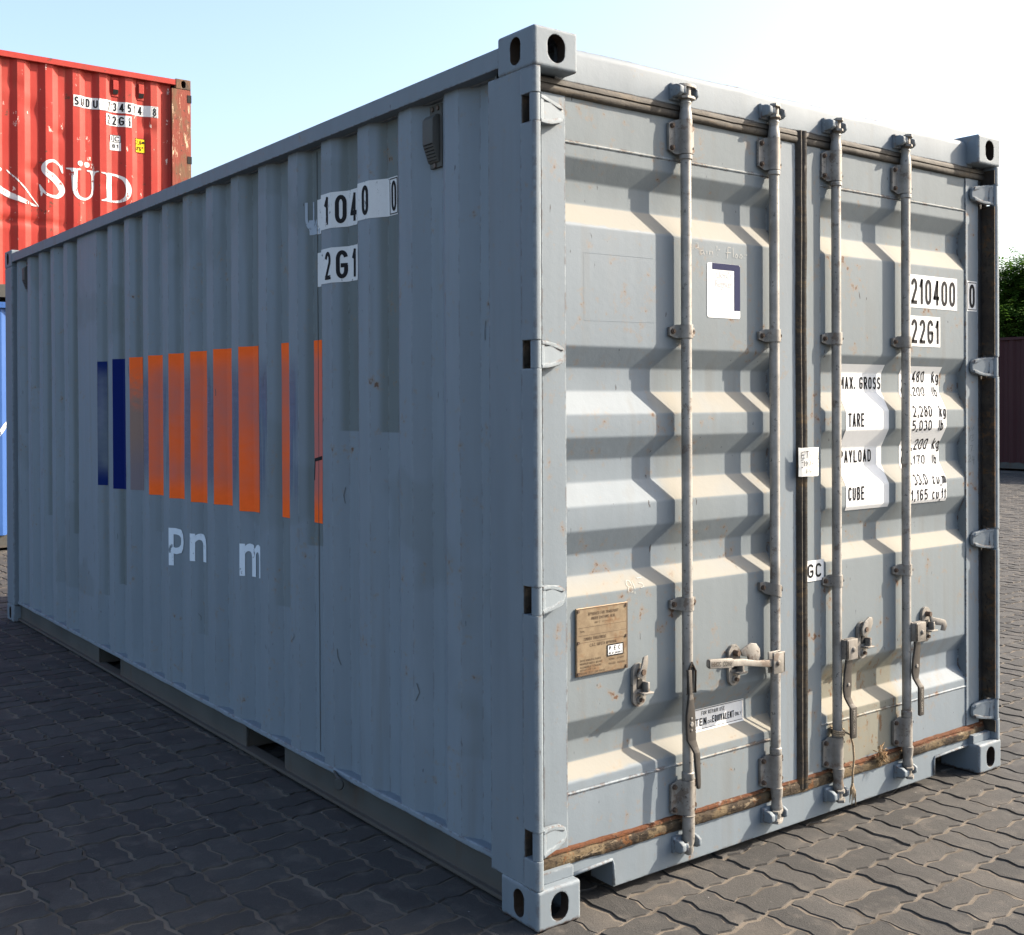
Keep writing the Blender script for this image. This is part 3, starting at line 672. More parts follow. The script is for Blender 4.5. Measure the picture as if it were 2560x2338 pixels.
# ------------------------------------------------------------------ doors
YO, YR = .062, .097
def zr(z): return 1.515+(z-1.515)*1.013
KZ = [(.184, YO), (.379, YO), (zr(.443), YR), (zr(.507), YR), (.562, YO), (.934, YO), (zr(.996), YR), (zr(1.06), YR), (1.127, YO), (1.201, YO), (zr(1.274), YR), (zr(1.342), YR),
      (1.408, YO), (1.478, YO), (zr(1.548), YR), (zr(1.618), YR), (1.684, YO), (2.045, YO), (zr(2.107), YR), (zr(2.175), YR), (2.245, YO), (2.428, YO)]
door_y = interp(KZ); door_cuts = [k[0] for k in KZ]
def rounded(prof, ra=.0055):
    out = [prof[0]]
    for a, b, c in zip(prof[:-2], prof[1:-1], prof[2:]):
        a, b, c = map(Vector, (a, b, c)); p, q = b+(a-b).normalized()*ra, b+(c-b).normalized()*ra
        for t in (0, .25, .5, .75, 1): w = p*(1-t)**2+b*2*t*(1-t)+q*t*t; out.append((w.x, w.y))
    return out+[prof[-1]]
KR = rounded(KZ); door_y = interp(KR); door_cuts = [k[0] for k in KR]
def make_door(x0, x1, p0, p1):
    rp_ = [(z, y-YO) for z, y in KR]; bm = bmesh.new()
    ns = 14; prev = None
    for i in range(ns+1):
        x = p0-.004+(p1-p0+.008)*i/ns
        row = [bm.verts.new((x, YO+d_+.0005*nz(x*3, z*3, 7), z)) for z, d_ in rp_]
        if prev:
            for k in range(len(row)-1): bm.faces.new((prev[k], row[k], row[k+1], prev[k+1]))
        prev = row
    box(bm, x0, p0, .0575, .112, .184, 2.428); box(bm, p1, x1, .0575, .112, .184, 2.428)
    for z in (2.288, .348): tube(bm, [(p0, YO, z), ((p0+p1)/2, YO, z), (p1, YO, z)], .0036, 6)
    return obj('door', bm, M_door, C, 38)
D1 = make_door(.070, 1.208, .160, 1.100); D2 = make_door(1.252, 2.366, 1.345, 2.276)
# hinges
for s, par in ((1, D1), (-1, D2)):
    X_ = (lambda a: a) if s == 1 else (lambda a: WID-a)
    for zc_ in HZ:
        bm = bmesh.new()
        lathe(bm, X_(.0165), .019, [(zc_-.0405, .0155), (zc_+.0405, .0155)], 16)
        pts = [(.018, -.040), (.060, -.040), (.120, -.030), (.138, -.020), (.143, 0), (.138, .020), (.120, .031), (.060, .0405), (.018, .0405)]
        fn = lambda u, v, w, zc_=zc_: (X_(u), w+(.047-.017)*min(1, max(0, (u-.018)/.075)) - .001, zc_+v)
        prism(bm, pts, fn, .012, .024)
        for sg in (-1, 1):                                             # raised ridges along the top and bottom of the lug
            fr_ = lambda u, v, w, zc_=zc_: (X_(u), w+(.047-.017)*min(1, max(0, (u-.018)/.075)) - .001, zc_+v)
            prism(bm, [(.034, sg*.0395), (.034, sg*.030), (.085, sg*.026), (.120, sg*.016), (.134, sg*.014), (.126, sg*.026), (.090, sg*.034), (.060, sg*.0385)], fr_, .0065, .0125)
        prism(bm, [(.034, -.03), (.050, -.029), (.050, .029), (.034, .03)], lambda u, v, w, zc_=zc_: (X_(u), w+.4*(u-.018), zc_+v), .0075, .013)
        obj('hinge', bm, M_frame, par, 35)
        bm = bmesh.new(); lathe(bm, X_(.040), .050, [(zc_-.05, .008), (zc_+.05, .008)], 10); obj('hinge_pin', bm, M_rustpost, par, 40)
# ------------------------------------------------------------------ lock rods
ROD = (.639, 1.065, 1.402, 1.825); YR_ = .032
def bracket(bm, rx, z0, z1, holes=True):
    R = .0225; arc = [(R*math.cos(math.radians(a)), YR_-R*.92*math.sin(math.radians(a))) for a in range(0, 181, 20)]
    o_ = [(.056, .0600), (.056, .0500), (.030, .0490), (.0245, .044)] + arc + [(-.0245, .044), (-.030, .0490), (-.056, .0500), (-.056, .0600)]
    prism(bm, [(rx+u, v) for u, v in o_], XY, z0, z1)
def soften(bm, off=.004):
    es = [e for e in bm.edges if abs(e.verts[0].co.x-e.verts[1].co.x) > .02 and abs(e.verts[0].co.z-e.verts[1].co.z) < 1e-4]
    return bm
for ri, rx in enumerate(ROD):
    bm = bmesh.new()
    lathe(bm, rx, YR_, [(.19, .0172), (.70, .0172), (1.4, .0172), (2.30, .0172)], 24)
    rod = obj('lock_rod', bm, M_rod, C, 40)
    # long bearings top and bottom
    for z0, z1, big in ((2.304, 2.414, 1), (.192, .305, 1), (1.718, 1.761, 0), (.848, .890, 0)):
        bm = bmesh.new(); tilt = (ri == 1 and z0 == .848)
        bracket(bm, rx, z0, z1)
        cut = .012 if big else .008                                   # rounded corners of the ears
        for v in bm.verts:
            e = abs(v.co.x-rx)-.05
            if e > 0: v.co.z += (cut if v.co.z < (z0+z1)/2 else -cut)
        if tilt:
            for v in bm.verts: v.co.z -= (v.co.x-rx)*.28
        br = obj('bearing_bracket', bm, M_brk, rod, 40)
        bm = bmesh.new()
        for zz in (((z0+.02), (z1-.02)) if big else ((z0+z1)/2,)):
            dz = .011 if tilt else 0
            disc(bm, (rx-.044, .0500, zz+dz), (0, -1, 0), .0085, .008); disc(bm, (rx-.044, .0425, zz+dz), (0, -1, 0), .0055, .004); obj('bolt', bm, M_bolt, rod)
            bm = bmesh.new(); disc(bm, (rx+.044, .0500, zz), (0, -1, 0), .0085, .008); obj('bolt', bm, M_bolt, rod); bm = bmesh.new()
        bm.free()
        bm = bmesh.new()
        for zz in (((z0+.018), (z1-.018)) if big else ((z0+z1)/2,)):
            disc(bm, (rx+.0165, YR_-.0195+.0035, zz), (.55, -.83, 0), .0042, .0022, 10)
        obj('lubrication_hole', bm, M_black, rod)['kind'] = 'stuff'
    # collars, necks and cams
    bm = bmesh.new()
    lathe(bm, rx, YR_, [(2.286, .0172), (2.288, .0212), (2.301, .0212), (2.304, .018)], 20); obj('collar', bm, M_rod, rod, 40); bm = bmesh.new()
    lathe(bm, rx, YR_, [(2.412, .021), (2.432, .0200), (2.446, .0175), (2.462, .0165), (2.468, .0190), (2.474, .0165), (2.482, .014)], 20); obj('collar', bm, M_rod, rod, 40); bm = bmesh.new()
    lathe(bm, rx, YR_, [(.305, .018), (.308, .0205), (.328, .0205), (.331, .0172)], 20); obj('collar', bm, M_rod, rod, 40); bm = bmesh.new()
    bm = bmesh.new(); tw = (-.1, .5, .9, .8)[ri]
    lathe(bm, rx, YR_-.004, [(2.478, .0150), (2.522, .0135)], 12)
    rot = Matrix.Rotation(tw, 4, 'Z')
    for z0, z1, hw in ((2.479, 2.487, .030), (2.515, 2.524, .034)):
        b2 = bmesh.new(); prism(b2, [(-hw, -.010), (-hw*.4, -.019), (hw*.5, -.016), (hw, -.006), (hw, .008), (-hw*.3, .016), (-hw, .010)], XY, z0, z1)
        for v in b2.verts: v.co = rot @ v.co + Vector((rx, YR_-.006, 0))
        bm = merge(bm, b2)
    obj('cam', bm, M_brk, rod, 30)
    if ri == 0:
        bm = lathe(bmesh.new(), rx-.004, YR_-.006, [(.066, .006), (.070, .013), (.080, .0165), (.096, .0150), (.104, .0175), (.118, .0195), (.16, .0205), (.19, .0195), (.194, .022)], 18)
        box(bm, rx-.022, rx-.006, .012, .03, .095, .115)
    else:
        bm = lathe(bmesh.new(), rx, YR_-.004, [(.088, .0145), (.112, .0150), (.120, .0195), (.130, .0200), (.150, .0165), (.166, .0195), (.178, .0205), (.194, .0215)], 18)
        for z0, z1, hw in ((.078, .088, .034), (.110, .119, .031)):
            b2 = bmesh.new(); prism(b2, [(-hw, -.010), (-hw*.4, -.019), (hw*.6, -.017), (hw*1.1, -.008), (hw*1.05, .008), (-hw*.3, .016), (-hw, .010)], XY, z0, z1)
            for v in b2.verts: v.co = rot @ v.co + Vector((rx, YR_-.006, 0))
            bm = merge(bm, b2)
    obj('cam', bm, M_brk, rod, 30)
    for zc_, sy_ in ((2.502, 1), (.100, 1)):
        bm = bmesh.new(); k0 = rx-.002
        prism(bm, [(k0-.050, zc_-.026), (k0+.044, zc_-.026), (k0+.050, zc_), (k0+.044, zc_+.026), (k0-.050, zc_+.026)], XZ, .043, .058)
        for sgn, w in ((-1, .018), (1, .012)):
            c = k0+sgn*.040; l = .006 if sgn < 0 else .014
            prism(bm, [(.05, zc_-.021), (l+.012, zc_-.019), (l, zc_-.010), (l, zc_+.010), (l+.014, zc_+.018), (.05, zc_+.021)], YZ, c-w/2, c+w/2)
        prism(bm, [(k0-.048, .020), (k0-.022, .004), (k0-.018, .013), (k0-.034, .026)], XY, zc_-.012, zc_+.011)
        obj('cam_keeper', bevel(bm, .0025, 2), M_frame, rod, 40)
# handles
def blade(rows, y0, y1, horiz=False):
    bm = bmesh.new(); prev = None
    for s, a, b, *dy in rows:
        dy = dy[0] if dy else 0
        P = [(a, s, y0+dy), (b, s, y0+dy), (b, s, y1+dy), (a, s, y1+dy)]
        ring = [bm.verts.new((v, w, u) if horiz is False and False else ((u, w, v) if not horiz else (v, w, u))) for u, v, w in P]
        if prev:
            for i in range(4): bm.faces.new((prev[i], prev[(i+1) % 4], ring[(i+1) % 4], ring[i]))
        else: bm.faces.new(ring)
        prev = ring
    bm.faces.new(prev[::-1]); bmesh.ops.recalc_face_normals(bm, faces=bm.faces); return bm
rods = [o for o in C.children if o.name.startswith('lock_rod')]
# first rod: handle hanging in its slot
sl_ = bmesh.new(); prism(sl_, [(ROD[0]-.010, .585), (ROD[0]+.010, .585), (ROD[0]+.011, .660), (ROD[0], .676), (ROD[0]-.011, .660)], XZ, .0135, .03)
obj('handle_slot', sl_, M_black, rods[0])
h1 = blade([(.662, .617, .633, .008), (.585, .618, .632, .004), (.570, .612, .634), (.522, .603, .640), (.478, .603, .642), (.440, .606, .643), (.418, .620, .648, -.004), (.400, .627, .651, -.010), (.300, .634, .650, -.014), (.286, .637, .648, -.014)], -.002, .008)
obj('handle', bevel(h1, .002, 2), M_dark, rods[0], 40)
bm = bmesh.new(); disc(bm, (.622, -.002, .492), (0, -1, 0), .0085, .003); disc(bm, (.622, -.002, .511), (0, -1, 0), .004, .002); disc(bm, (.622, -.002, .473), (0, -1, 0), .004, .002); obj('rivet', bm, M_rod, rods[0], 40)
sh_ = bmesh.new(); tube(sh_, [(ROD[0]-.0165, .014, .585), (ROD[0]-.0165, .0125, .655), (ROD[0], .0115, .683), (ROD[0]+.0165, .0125, .655), (ROD[0]+.0165, .014, .585)], .004, 8); obj('slot_rim', sh_, M_rustpost, rods[0], True)
# second rod: handle swung across into its catch
h2 = blade([(.690, .664, .686, -.004), (.693, .660, .690, -.004), (.800, .648, .679, -.004), (.805, .652, .674, -.004), (.860, .645, .668, .0), (.930, .632, .652, .002), (.985, .622, .646, .004), (1.03, .620, .646, .006)], -.012, .002, True)
obj('handle', bevel(h2, .003, 2), M_brk, rods[1], 40)
for ri, zc_, side in ((1, .632, -1), (2, .622, 1), (3, .632, 1)):
    rx = ROD[ri]; bm = bmesh.new()
    if side < 0: bs = ((rx-.062, rx-.004, -.014, -.006, zc_-.036, zc_+.036), (rx-.062, rx-.004, .008, .014, zc_-.036, zc_+.036), (rx-.012, rx-.004, -.014, .030, zc_-.034, zc_+.034))
    else: bs = ((rx+.004, rx+.066, -.010, -.003, zc_-.037, zc_+.037), (rx+.004, rx+.066, .012, .018, zc_-.037, zc_+.037), (rx+.004, rx+.014, -.010, .030, zc_-.035, zc_+.035), (rx+.012, rx+.064, -.006, .015, zc_+.031, zc_+.037))
    for b_ in bs:
        b3 = boxes(b_); bevel(b3, .0025, 2); bm = merge(bm, b3)
    cx = rx+side*.040; yf = -.014 if side < 0 else -.010
    disc(bm, (cx, yf, zc_), (0, -1, 0), .010, .004, 8); disc(bm, (cx, yf-.003, zc_), (0, -1, 0), .006, .003, 10)
    obj('handle_hub', bm, M_brk, rods[ri], 35)
h3 = blade([(.600, 1.418, 1.452), (.566, 1.415, 1.450), (.535, 1.410, 1.448, .002), (.484, 1.404, 1.448, .002), (.450, 1.408, 1.440), (.425, 1.420, 1.448, -.006), (.412, 1.425, 1.460, -.012), (.306, 1.424, 1.456, -.014), (.302, 1.428, 1.452, -.014)], .001, .010)
o3 = obj('handle', bevel(h3, .002, 2), M_dark, rods[2], 40)
h4 = blade([(.610, 1.838, 1.870), (.575, 1.838, 1.872), (.525, 1.828, 1.870, .002), (.480, 1.824, 1.868, .002), (.456, 1.828, 1.858), (.436, 1.838, 1.866, -.006), (.422, 1.844, 1.876, -.012), (.318, 1.842, 1.873, -.014), (.314, 1.846, 1.868, -.014)], .001, .010)
o4 = obj('handle', bevel(h4, .002, 2), M_dark, rods[3], 40)
for rr_, x0, x1, z0, z1, y in ((rods[2], 1.434, 1.446, .318, .404, -.0137), (rods[3], 1.852, 1.864, .328, .414, -.0137)):
    tb = text('HHOC  COHH', z0, z1, x0, x1, .03)                         # raised foundry letters running down the grip
    lay(tb, lambda u, v, z0=z0, z1=z1, x0=x0, x1=x1, y=y: (x0+(v-x0), y, z1-(u-z0)))
    obj('embossed_lettering', tb, M_brk, rr_)
bm = bmesh.new(); disc(bm, (1.428, .003, .495), (0, -1, 0), .006, .004); obj('rivet', bm, M_rod, rods[2]); bm = bmesh.new(); disc(bm, (1.848, .003, .503), (0, -1, 0), .007, .004); obj('rivet', bm, M_rod, rods[3])
tb = text('HHOC  COHH', .700, .795, .660, .676, .03)
lay(tb, lambda u, v: (u, -.0172, v - (u-.700)*.11+.006)); obj('embossed_lettering', tb, M_rail, rods[1])
# handle catches on the doors
def catch(par, cx, zc_, flap, tilt=0):
    bm = bmesh.new(); pts = []
    for a in range(0, 181, 20): pts.append((cx+.028*math.cos(math.radians(a)), zc_+.040+.028*math.sin(math.radians(a))))
    for a in range(180, 361, 20): pts.append((cx+.028*math.cos(math.radians(a)), zc_-.040+.028*math.sin(math.radians(a))))
    prism(bm, pts, XZ, .050, .0605); b2 = boxes((cx-.010, cx+.034, .020, .050, zc_-.026, zc_-.020), (cx+.012, cx+.022, .026, .05, zc_-.026, zc_+.01)); bevel(b2, .002, 2); bm = merge(bm, b2)
    disc(bm, (cx, .050, zc_-.046), (0, -1, 0), .013, .006); pl_ = obj('handle_catch', bm, M_brk, par, 35)
    bm = bmesh.new(); disc(bm, (cx, .0505, zc_+.042), (.1, -1, 0), .0105, .020); obj('bolt', bm, M_bolt, par, 35); bm = bmesh.new(); disc(bm, (cx, .046, zc_-.046), (0, -1, 0), .007, .012); obj('bolt', bm, M_bolt, par, 35)
    bm = boxes((cx-.010, cx+.010, .0478, .051, zc_-.012, zc_+.018)); obj('catch_slot', bm, M_black, par)
    b2 = bmesh.new(); prism(b2, flap, lambda u, v, w: (cx+u, w-abs(u)*tilt, zc_+v), .034, .0405); bevel(b2, .002, 2); obj('catch_flap', b2, M_brk, par, 35)
catch(D1, .446, .634, [(-.022, .030), (-.006, .056), (.004, .088), (.022, .092), (.024, .072), (.020, .056), (.014, .028), (-.004, .020)])
catch(D1, .880, .634, [(.012, .050), (.040, .062), (.058, .070), (.082, .066), (.098, .046), (.100, .022), (.090, .004), (.064, -.004), (.050, .006), (.044, .026), (.020, .030)], .1)
catch(D2, 1.577, .628, [(-.020, .020), (-.024, .045), (-.008, .072), (.020, .086), (.038, .082), (.042, .060), (.028, .034), (.004, .014)])
catch(D2, 1.984, .638, [(-.004, .050), (.018, .028), (.048, .022), (.078, .012), (.086, -.010), (.076, -.030), (.055, -.026), (.062, -.008), (.036, -.004), (.006, .010)], .25)
# ventilators
for yc, nm in ((.585, 0), (5.650, 1)):
    bm = bmesh.new(); box(bm, .0555, .0655, yc-.026, yc+.046, 2.285, 2.492)
    prism(bm, [(.0555, 2.300), (.0555, 2.458), (.040, 2.455), (.026, 2.440), (.026, 2.362), (.048, 2.304)], lambda u, v, w: (u, w, v), yc-.016, yc+.046)
    vt = obj('ventilator', bevel(bm, .003, 2), flat('vent_plastic_%d' % nm, (.062, .062, .056), .7), C, 30)
    for a, b in ((yc-.006, 2.478), (yc+.026, 2.478), (yc+.012, 2.293)): bm = bmesh.new(); disc(bm, (.0558, a, b), (-1, 0, 0), .008, .005); obj('bolt', bm, M_bolt, vt)
    bm = bmesh.new()
    for i in range(7):
        for j in range(6):
            t = j/5.5; x = .0265+(.048-.0265)*t; z = 2.360-(2.360-2.306)*t; disc(bm, (x+.0008, yc-.011+i*.0078, z-.002), (-.9, 0, -.4), .0026, .0018, 6)
    obj('grille_hole', bm, M_black, vt)['kind'] = 'stuff'
# hook bent out of the bottom edge
bm = bmesh.new(); tube(bm, [(.045, 1.30, .137), (.012, 1.22, .137), (.0, 1.17, .134)], .006); disc(bm, (-.004, 1.17, .120), (-.8, -.5, .1), .022, .006, 14); obj('bent_lug', bm, M_rail, C, 40)

# ------------------------------------------------------------------ writing on the long side
def smap(e): return lambda u, v: (XO+side_d(u)+sdisp(u, v)-e, u, v)
side_rows = [.146+(2.51-.146)*k/44 for k in range(45)]; side_cols = sorted(side_cuts+[(a+b)/2 for a, b in zip(side_cuts[:-1], side_cuts[1:])])
def sdecal(name, bm, mat, e, par=C): return obj(name, lay(bm, smap(e+.0004), side_cols, side_rows), mat, par)
def stext(body, ya, yb, z0, z1, mat=M_ink, e=.0022, name='lettering', par=C, t=.15): return sdecal(name, plate(body, ya, yb, z0, z1, t), mat, e, par)
for nm, z0, z1, ys in (('n', 2.170, 2.303, (1.445, .846)), ('t', 1.966, 2.097, (1.445, 1.098))):
    st = sdecal('number_sticker', rect(ys[1], ys[0], z0, z1), M_whitew, .0012)
    if nm == 'n':
        for ch, a, b in (('1', 1.320, 1.286), ('0', 1.252, 1.206), ('4', 1.183, 1.136), ('0', 1.036, .992), ('0', .894, .862)): stext(ch, a, b, 2.184, 2.290, M_inkw if ch == '1' else M_ink, par=st)
        sdecal('number_box', frame2d(.853, .905, 2.174, 2.299, .0035), M_ink, .0022, st)
    else:
        for ch, a, b in (('2', 1.318, 1.272), ('G', 1.250, 1.202), ('1', 1.172, 1.142)): stext(ch, a, b, 1.979, 2.084, M_inkw if ch == '2' else M_ink, par=st)
gh = sdecal('faded_letter', text('U', 1.515, 1.470, 2.195, 2.300, .03), M_ghost, .0016)
sdecal('torn_sticker', rect(1.425, 1.500, 2.172, 2.230), M_ghost, .0012)
# what is left of the painted logo, in the recesses between the repainted outer faces
def yk(k): return Y0C+PITC*k
for k, mat, a, b, z0, z1 in ((13, M_bl2, .080, .150, 1.055, 1.758), (12, M_bl, .072, .213, 1.050, 1.763), (11, M_orw, .070, .175, 1.06, 1.763), (10, M_or, .075, .210, 1.052, 1.763), (9, M_or, .080, .212, 1.052, 1.762),
                            (8, M_or, .080, .212, 1.052, 1.762), (7, M_or, .077, .212, 1.060, 1.762), (6, M_or, .075, .280, 1.050, 1.761), (5, M_or, .144, .213, 1.049, 1.762), (4, M_or, .146, .214, 1.050, 1.760)):
    bm = rect(yk(k)-b, yk(k)-a, z0, z1)
    for i in range(1, 9): pass
    sdecal('logo_stripe', bm, mat, .0011)
for k in (10, 9, 8, 7, 6, 5, 4): sdecal('paint_streak', rect(yk(k)-.076, yk(k)-.004, 1.06, 1.755), M_streak, .0012)
sdecal('scuff', polyface([(1.480, 1.300), (1.418, 1.312), (1.418, 1.297), (1.474, 1.288), (1.478, 1.215), (1.483, 1.215)]), M_ink, .002)
for ch, a, b, z0, z1 in (('p', 2.962, 2.855, .722, .906), ('n', 2.686, 2.574, .773, .905), ('m', 2.116, 1.966, .770, .912)): sdecal('lettering', text(ch, a, b, z0, z1, .02), M_pnm, .0022)
# long scratches
sc = []
for i in range(34):
    y = random.uniform(.25, 5.6); z = random.uniform(.5, 2.45); l = random.choice((.015, .03, .06)); sc.append([(y, z), (y+random.gauss(0, .006), z-l*.5), (y+random.gauss(0, .008), z-l)])
sdecal('scratch_marks', ribbon(sc, .0028), M_marker, .0016)['kind'] = 'stuff'
sdecal('panel_seam', ribbon([[(1.447, .16), (1.446, 1.2), (1.447, 2.49)]], .004), M_rail, .0016); sdecal('panel_seam', ribbon([[(3.40, .16), (3.40, 2.49)]], .003), M_rail, .0016)

# ------------------------------------------------------------------ plates, stickers and writing on the doors
def dmap(e): return lambda u, v: (u, door_y(v)-e, v)
def ddecal(name, bm, mat, e, par): return obj(name, lay(bm, dmap(e), (), door_cuts), mat, par)
def dtext(body, a, b, z0, z1, mat=M_ink, par=None, t=.14, e=.0022): return ddecal('lettering', plate(body, a, b, z0, z1, t), mat, e, par)
def fmap(y): return lambda u, v: (u, y, v)
def flatdecal(name, bm, mat, y, par): return obj(name, lay(bm, fmap(y)), mat, par)
# certificate sticker
ls = ddecal('certificate_sticker', rect(.766, .925, 1.792, 1.973, .008), M_white, .0012, C); tag(ls, 'white certificate sticker with a navy angle')
ddecal('navy_angle', polyface([(.790, 1.952), (.790, 1.9725), (.918, 1.9725), (.9245, 1.966), (.9245, 1.952)], [(.896, 1.819), (.9245, 1.819), (.9245, 1.952), (.896, 1.952)]), M_navy, .0020, ls)
ddecal('lettering', text("Lloyd's", .812, .884, 1.918, 1.948, .004), M_faint, .002, ls); ddecal('lettering', text('Register', .806, .888, 1.886, 1.920, .004), M_faint, .002, ls); ddecal('rule_line', rect(.808, .884, 1.881, 1.8825), M_faint, .002, ls)
# container number, right door
ns_ = ddecal('number_sticker', rect(1.862, 2.218, 1.878, 2.006), M_white, .0012, C)
dtext('210400', 1.902, 2.204, 1.892, 1.992, par=ns_)
nb = flatdecal('check_digit_sticker', rect(2.283, 2.355, 1.880, 2.003), M_white, .0563, C)
flatdecal('number_box', frame2d(2.287, 2.351, 1.885, 1.998, .003), M_ink, .0555, nb); flatdecal('lettering', plate('0', 2.299, 2.339, 1.893, 1.990, .15), M_ink, .0555, nb)
ts = ddecal('type_sticker', rect(1.862, 2.099, 1.727, 1.846), M_white, .0012, C); dtext('22G1', 1.903, 2.090, 1.739, 1.833, par=ts)
# weight panel
wp = ddecal('weight_sticker', rect(1.495, 1.757, 1.112, 1.652), M_white, .0012, C); wq = ddecal('weight_sticker', rect(1.872, 2.141, 1.114, 1.650), M_white, .0012, C)
for body, a, b, z0, z1 in (('MAX. GROSS', 1.503, 1.753, 1.559, 1.606), ('TARE', 1.509, 1.605, 1.419, 1.470), ('PAYLOAD', 1.502, 1.692, 1.285, 1.332), ('CUBE', 1.508, 1.604, 1.147, 1.198)): dtext(body, a, b, z0, z1, par=wp, t=.15)
for num, unit, z0, z1, a, b, c, d_ in (('30,480', 'kg', 1.587, 1.632, 1.884, 2.038, 2.090, 2.138), ('67,200', 'lb', 1.533, 1.570, 1.884, 2.038, 2.092, 2.126), ('2,280', 'kg', 1.451, 1.496, 1.915, 2.042, 2.092, 2.137), ('5,030', 'lb', 1.396, 1.439, 1.910, 2.040, 2.088, 2.120),
                               ('28,200', 'kg', 1.321, 1.365, 1.884, 2.055, 2.091, 2.139), ('62,170', 'lb', 1.264, 1.300, 1.884, 2.043, 2.093, 2.124), ('33.0', 'cu.m', 1.184, 1.228, 1.922, 2.012, 2.046, 2.138), ('1,165', 'cu.ft', 1.125, 1.168, 1.900, 2.011, 2.042, 2.138)):
    dtext(num, a, b, z0, z1, par=wq, t=.15); dtext(unit, c, d_, z0-.011, z1, par=wq, t=.12)
# customs plate
pb = bmesh.new(); box(pb, .193, .402, .0545, .0605, .693, .898); pp = obj('data_plate', bevel(pb, .0016, 1), M_plate, C)
for a in (.201, .394):
    for b in (.702, .795, .889): bm = bmesh.new(); disc(bm, (a, .0545, b), (0, -1, 0), .005, .003, 10); obj('rivet', bm, M_bolt, pp)
fr = frame2d(.1945, .4005, .6945, .8965, .003)
for z in (.838, .814, .793): fr = merge(fr, rect(.200, .396, z, z+.0012))
flatdecal('engraved_rule', fr, M_platetxt, .0540, pp)
for body, a, b, z0, z1 in (('APPROVED FOR TRANSPORT', .240, .362, .873, .882), ('UNDER CUSTOMS SEAL', .252, .350, .859, .868), ('GB-C ********', .266, .338, .847, .853), ('TYPE', .208, .226, .824, .830), ('TIMBER TREATMENT', .222, .312, .799, .808), ('C.S.C. SAFETY APPROVAL', .246, .356, .779, .788),
                           ('DATE MANUFACTURED', .208, .290, .737, .743), ('MAXIMUM GROSS WEIGHT', .208, .296, .727, .733), ('ALLOWABLE STACKING', .208, .292, .717, .723), ('WEIGHT FOR 1.8g', .208, .270, .709, .714), ('RACKING TEST LOAD VALUE', .208, .306, .699, .705),
                           ('30480', .322, .346, .728, .734), ('67200', .358, .384, .728, .734), ('192000', .322, .350, .714, .720), ('423280', .358, .388, .714, .720)):
    flatdecal('engraving', plate(body, a, b, z0, z1, .17), M_platetxt, .0539, pp)
cs = flatdecal('plate_sticker', rect(.317, .380, .742, .774), M_white, .0535, pp); flatdecal('sticker_border', frame2d(.315, .382, .740, .776, .0035), M_ink, .0530, pp)
for ch, a, b, z0, z1 in (('P', .323, .331, .757, .770), ('E', .342, .351, .757, .770), ('C', .361, .371, .757, .770), ('DE.AT.042513', .322, .375, .745, .752)): flatdecal('engraving', plate(ch, a, b, z0, z1, .2), M_ink, .0530, pp)
# repair notice (lies over a fold)
rs = ddecal('repair_notice', rect(.680, .972, .424, .500), M_white, .0012, C); ddecal('notice_border', merge(rect(.680, .969, .4295, .4312), rect(.680, .969, .4945, .4965), rect(.9675, .969, .4312, .4945)), M_ink, .0020, rs)
for body, a, b, z0, z1, bo in (('FOR REPAIR USE', .768, .880, .475, .488, .0), ('CORTEN', .685, .792, .441, .466, .02), ('OR', .798, .816, .443, .454, .0), ('EQUIVALENT', .820, .926, .443, .466, .02), ('ONLY', .931, .962, .446, .458, .0)): dtext(body, a, b, z0, z1, par=rs, t=.13+bo*2)
gs = flatdecal('code_sticker', rect(1.258, 1.356, .874, .948), M_white, .0545, C); flatdecal('lettering', plate('GC', 1.266, 1.343, .886, .936, .17), M_ink, .0538, gs)
# chalk and marker writing
def cv(pts, s, ox, oz): return [(ox+a*s, oz+b*s) for a, b in pts]
pf = [[(.700, 1.996), (.704, 2.032), (.722, 2.034), (.726, 2.018), (.706, 2.012)], [(.745, 2.010), (.732, 2.006), (.736, 1.996), (.748, 2.002), (.748, 2.012), (.752, 1.996)], [(.764, 2.010), (.765, 1.998)], [(.776, 1.998), (.778, 2.010), (.790, 2.010), (.794, 1.998)], [(.812, 2.030), (.814, 1.998)], [(.800, 2.014), (.826, 2.018)],
      [(.880, 2.028), (.866, 2.030), (.862, 1.992)], [(.854, 2.010), (.880, 2.012)], [(.890, 2.030), (.892, 1.998)], [(.906, 2.010), (.900, 2.000), (.908, 1.996), (.914, 2.004), (.907, 2.011)], [(.928, 2.010), (.922, 2.000), (.930, 1.996), (.936, 2.004), (.929, 2.011)], [(.946, 1.998), (.948, 2.010), (.960, 2.010)]]
ddecal('chalk_writing', ribbon(pf, .0016), M_chalk, .0018, C)
e8 = [[(.420 + .010*math.sin(t), .950+.010*math.cos(t)) for t in np.linspace(0, 6.3, 12)], [(.421 + .011*math.sin(t), .932+.009*math.cos(t)) for t in np.linspace(0, 6.3, 12)], [(.438, .962), (.438, .918)], [(.462, .962), (.482, .963)], [(.462, .948), (.476, .946), (.478, .936), (.464, .934)]]
ddecal('chalk_writing', ribbon(e8, .0018), M_chalk, .0018, C)
mk = [[(2.298, 1.384), (2.301, 1.404), (2.310, 1.390), (2.318, 1.404), (2.322, 1.392), (2.334, 1.408)], [(2.300, 1.352), (2.308, 1.372)], [(2.314, 1.372), (2.332, 1.374), (2.320, 1.362), (2.330, 1.352), (2.312, 1.348)], [(2.304, 1.330), (2.324, 1.332), (2.310, 1.306)], [(2.326, 1.308), (2.329, 1.309)], [(2.290, 1.286), (2.304, 1.294), (2.308, 1.280), (2.288, 1.262), (2.310, 1.266)], [(2.322, 1.288), (2.318, 1.270), (2.336, 1.272)], [(2.332, 1.286), (2.330, 1.252)]]
flatdecal('marker_writing', ribbon(mk, .0026), M_marker, .0566, C)
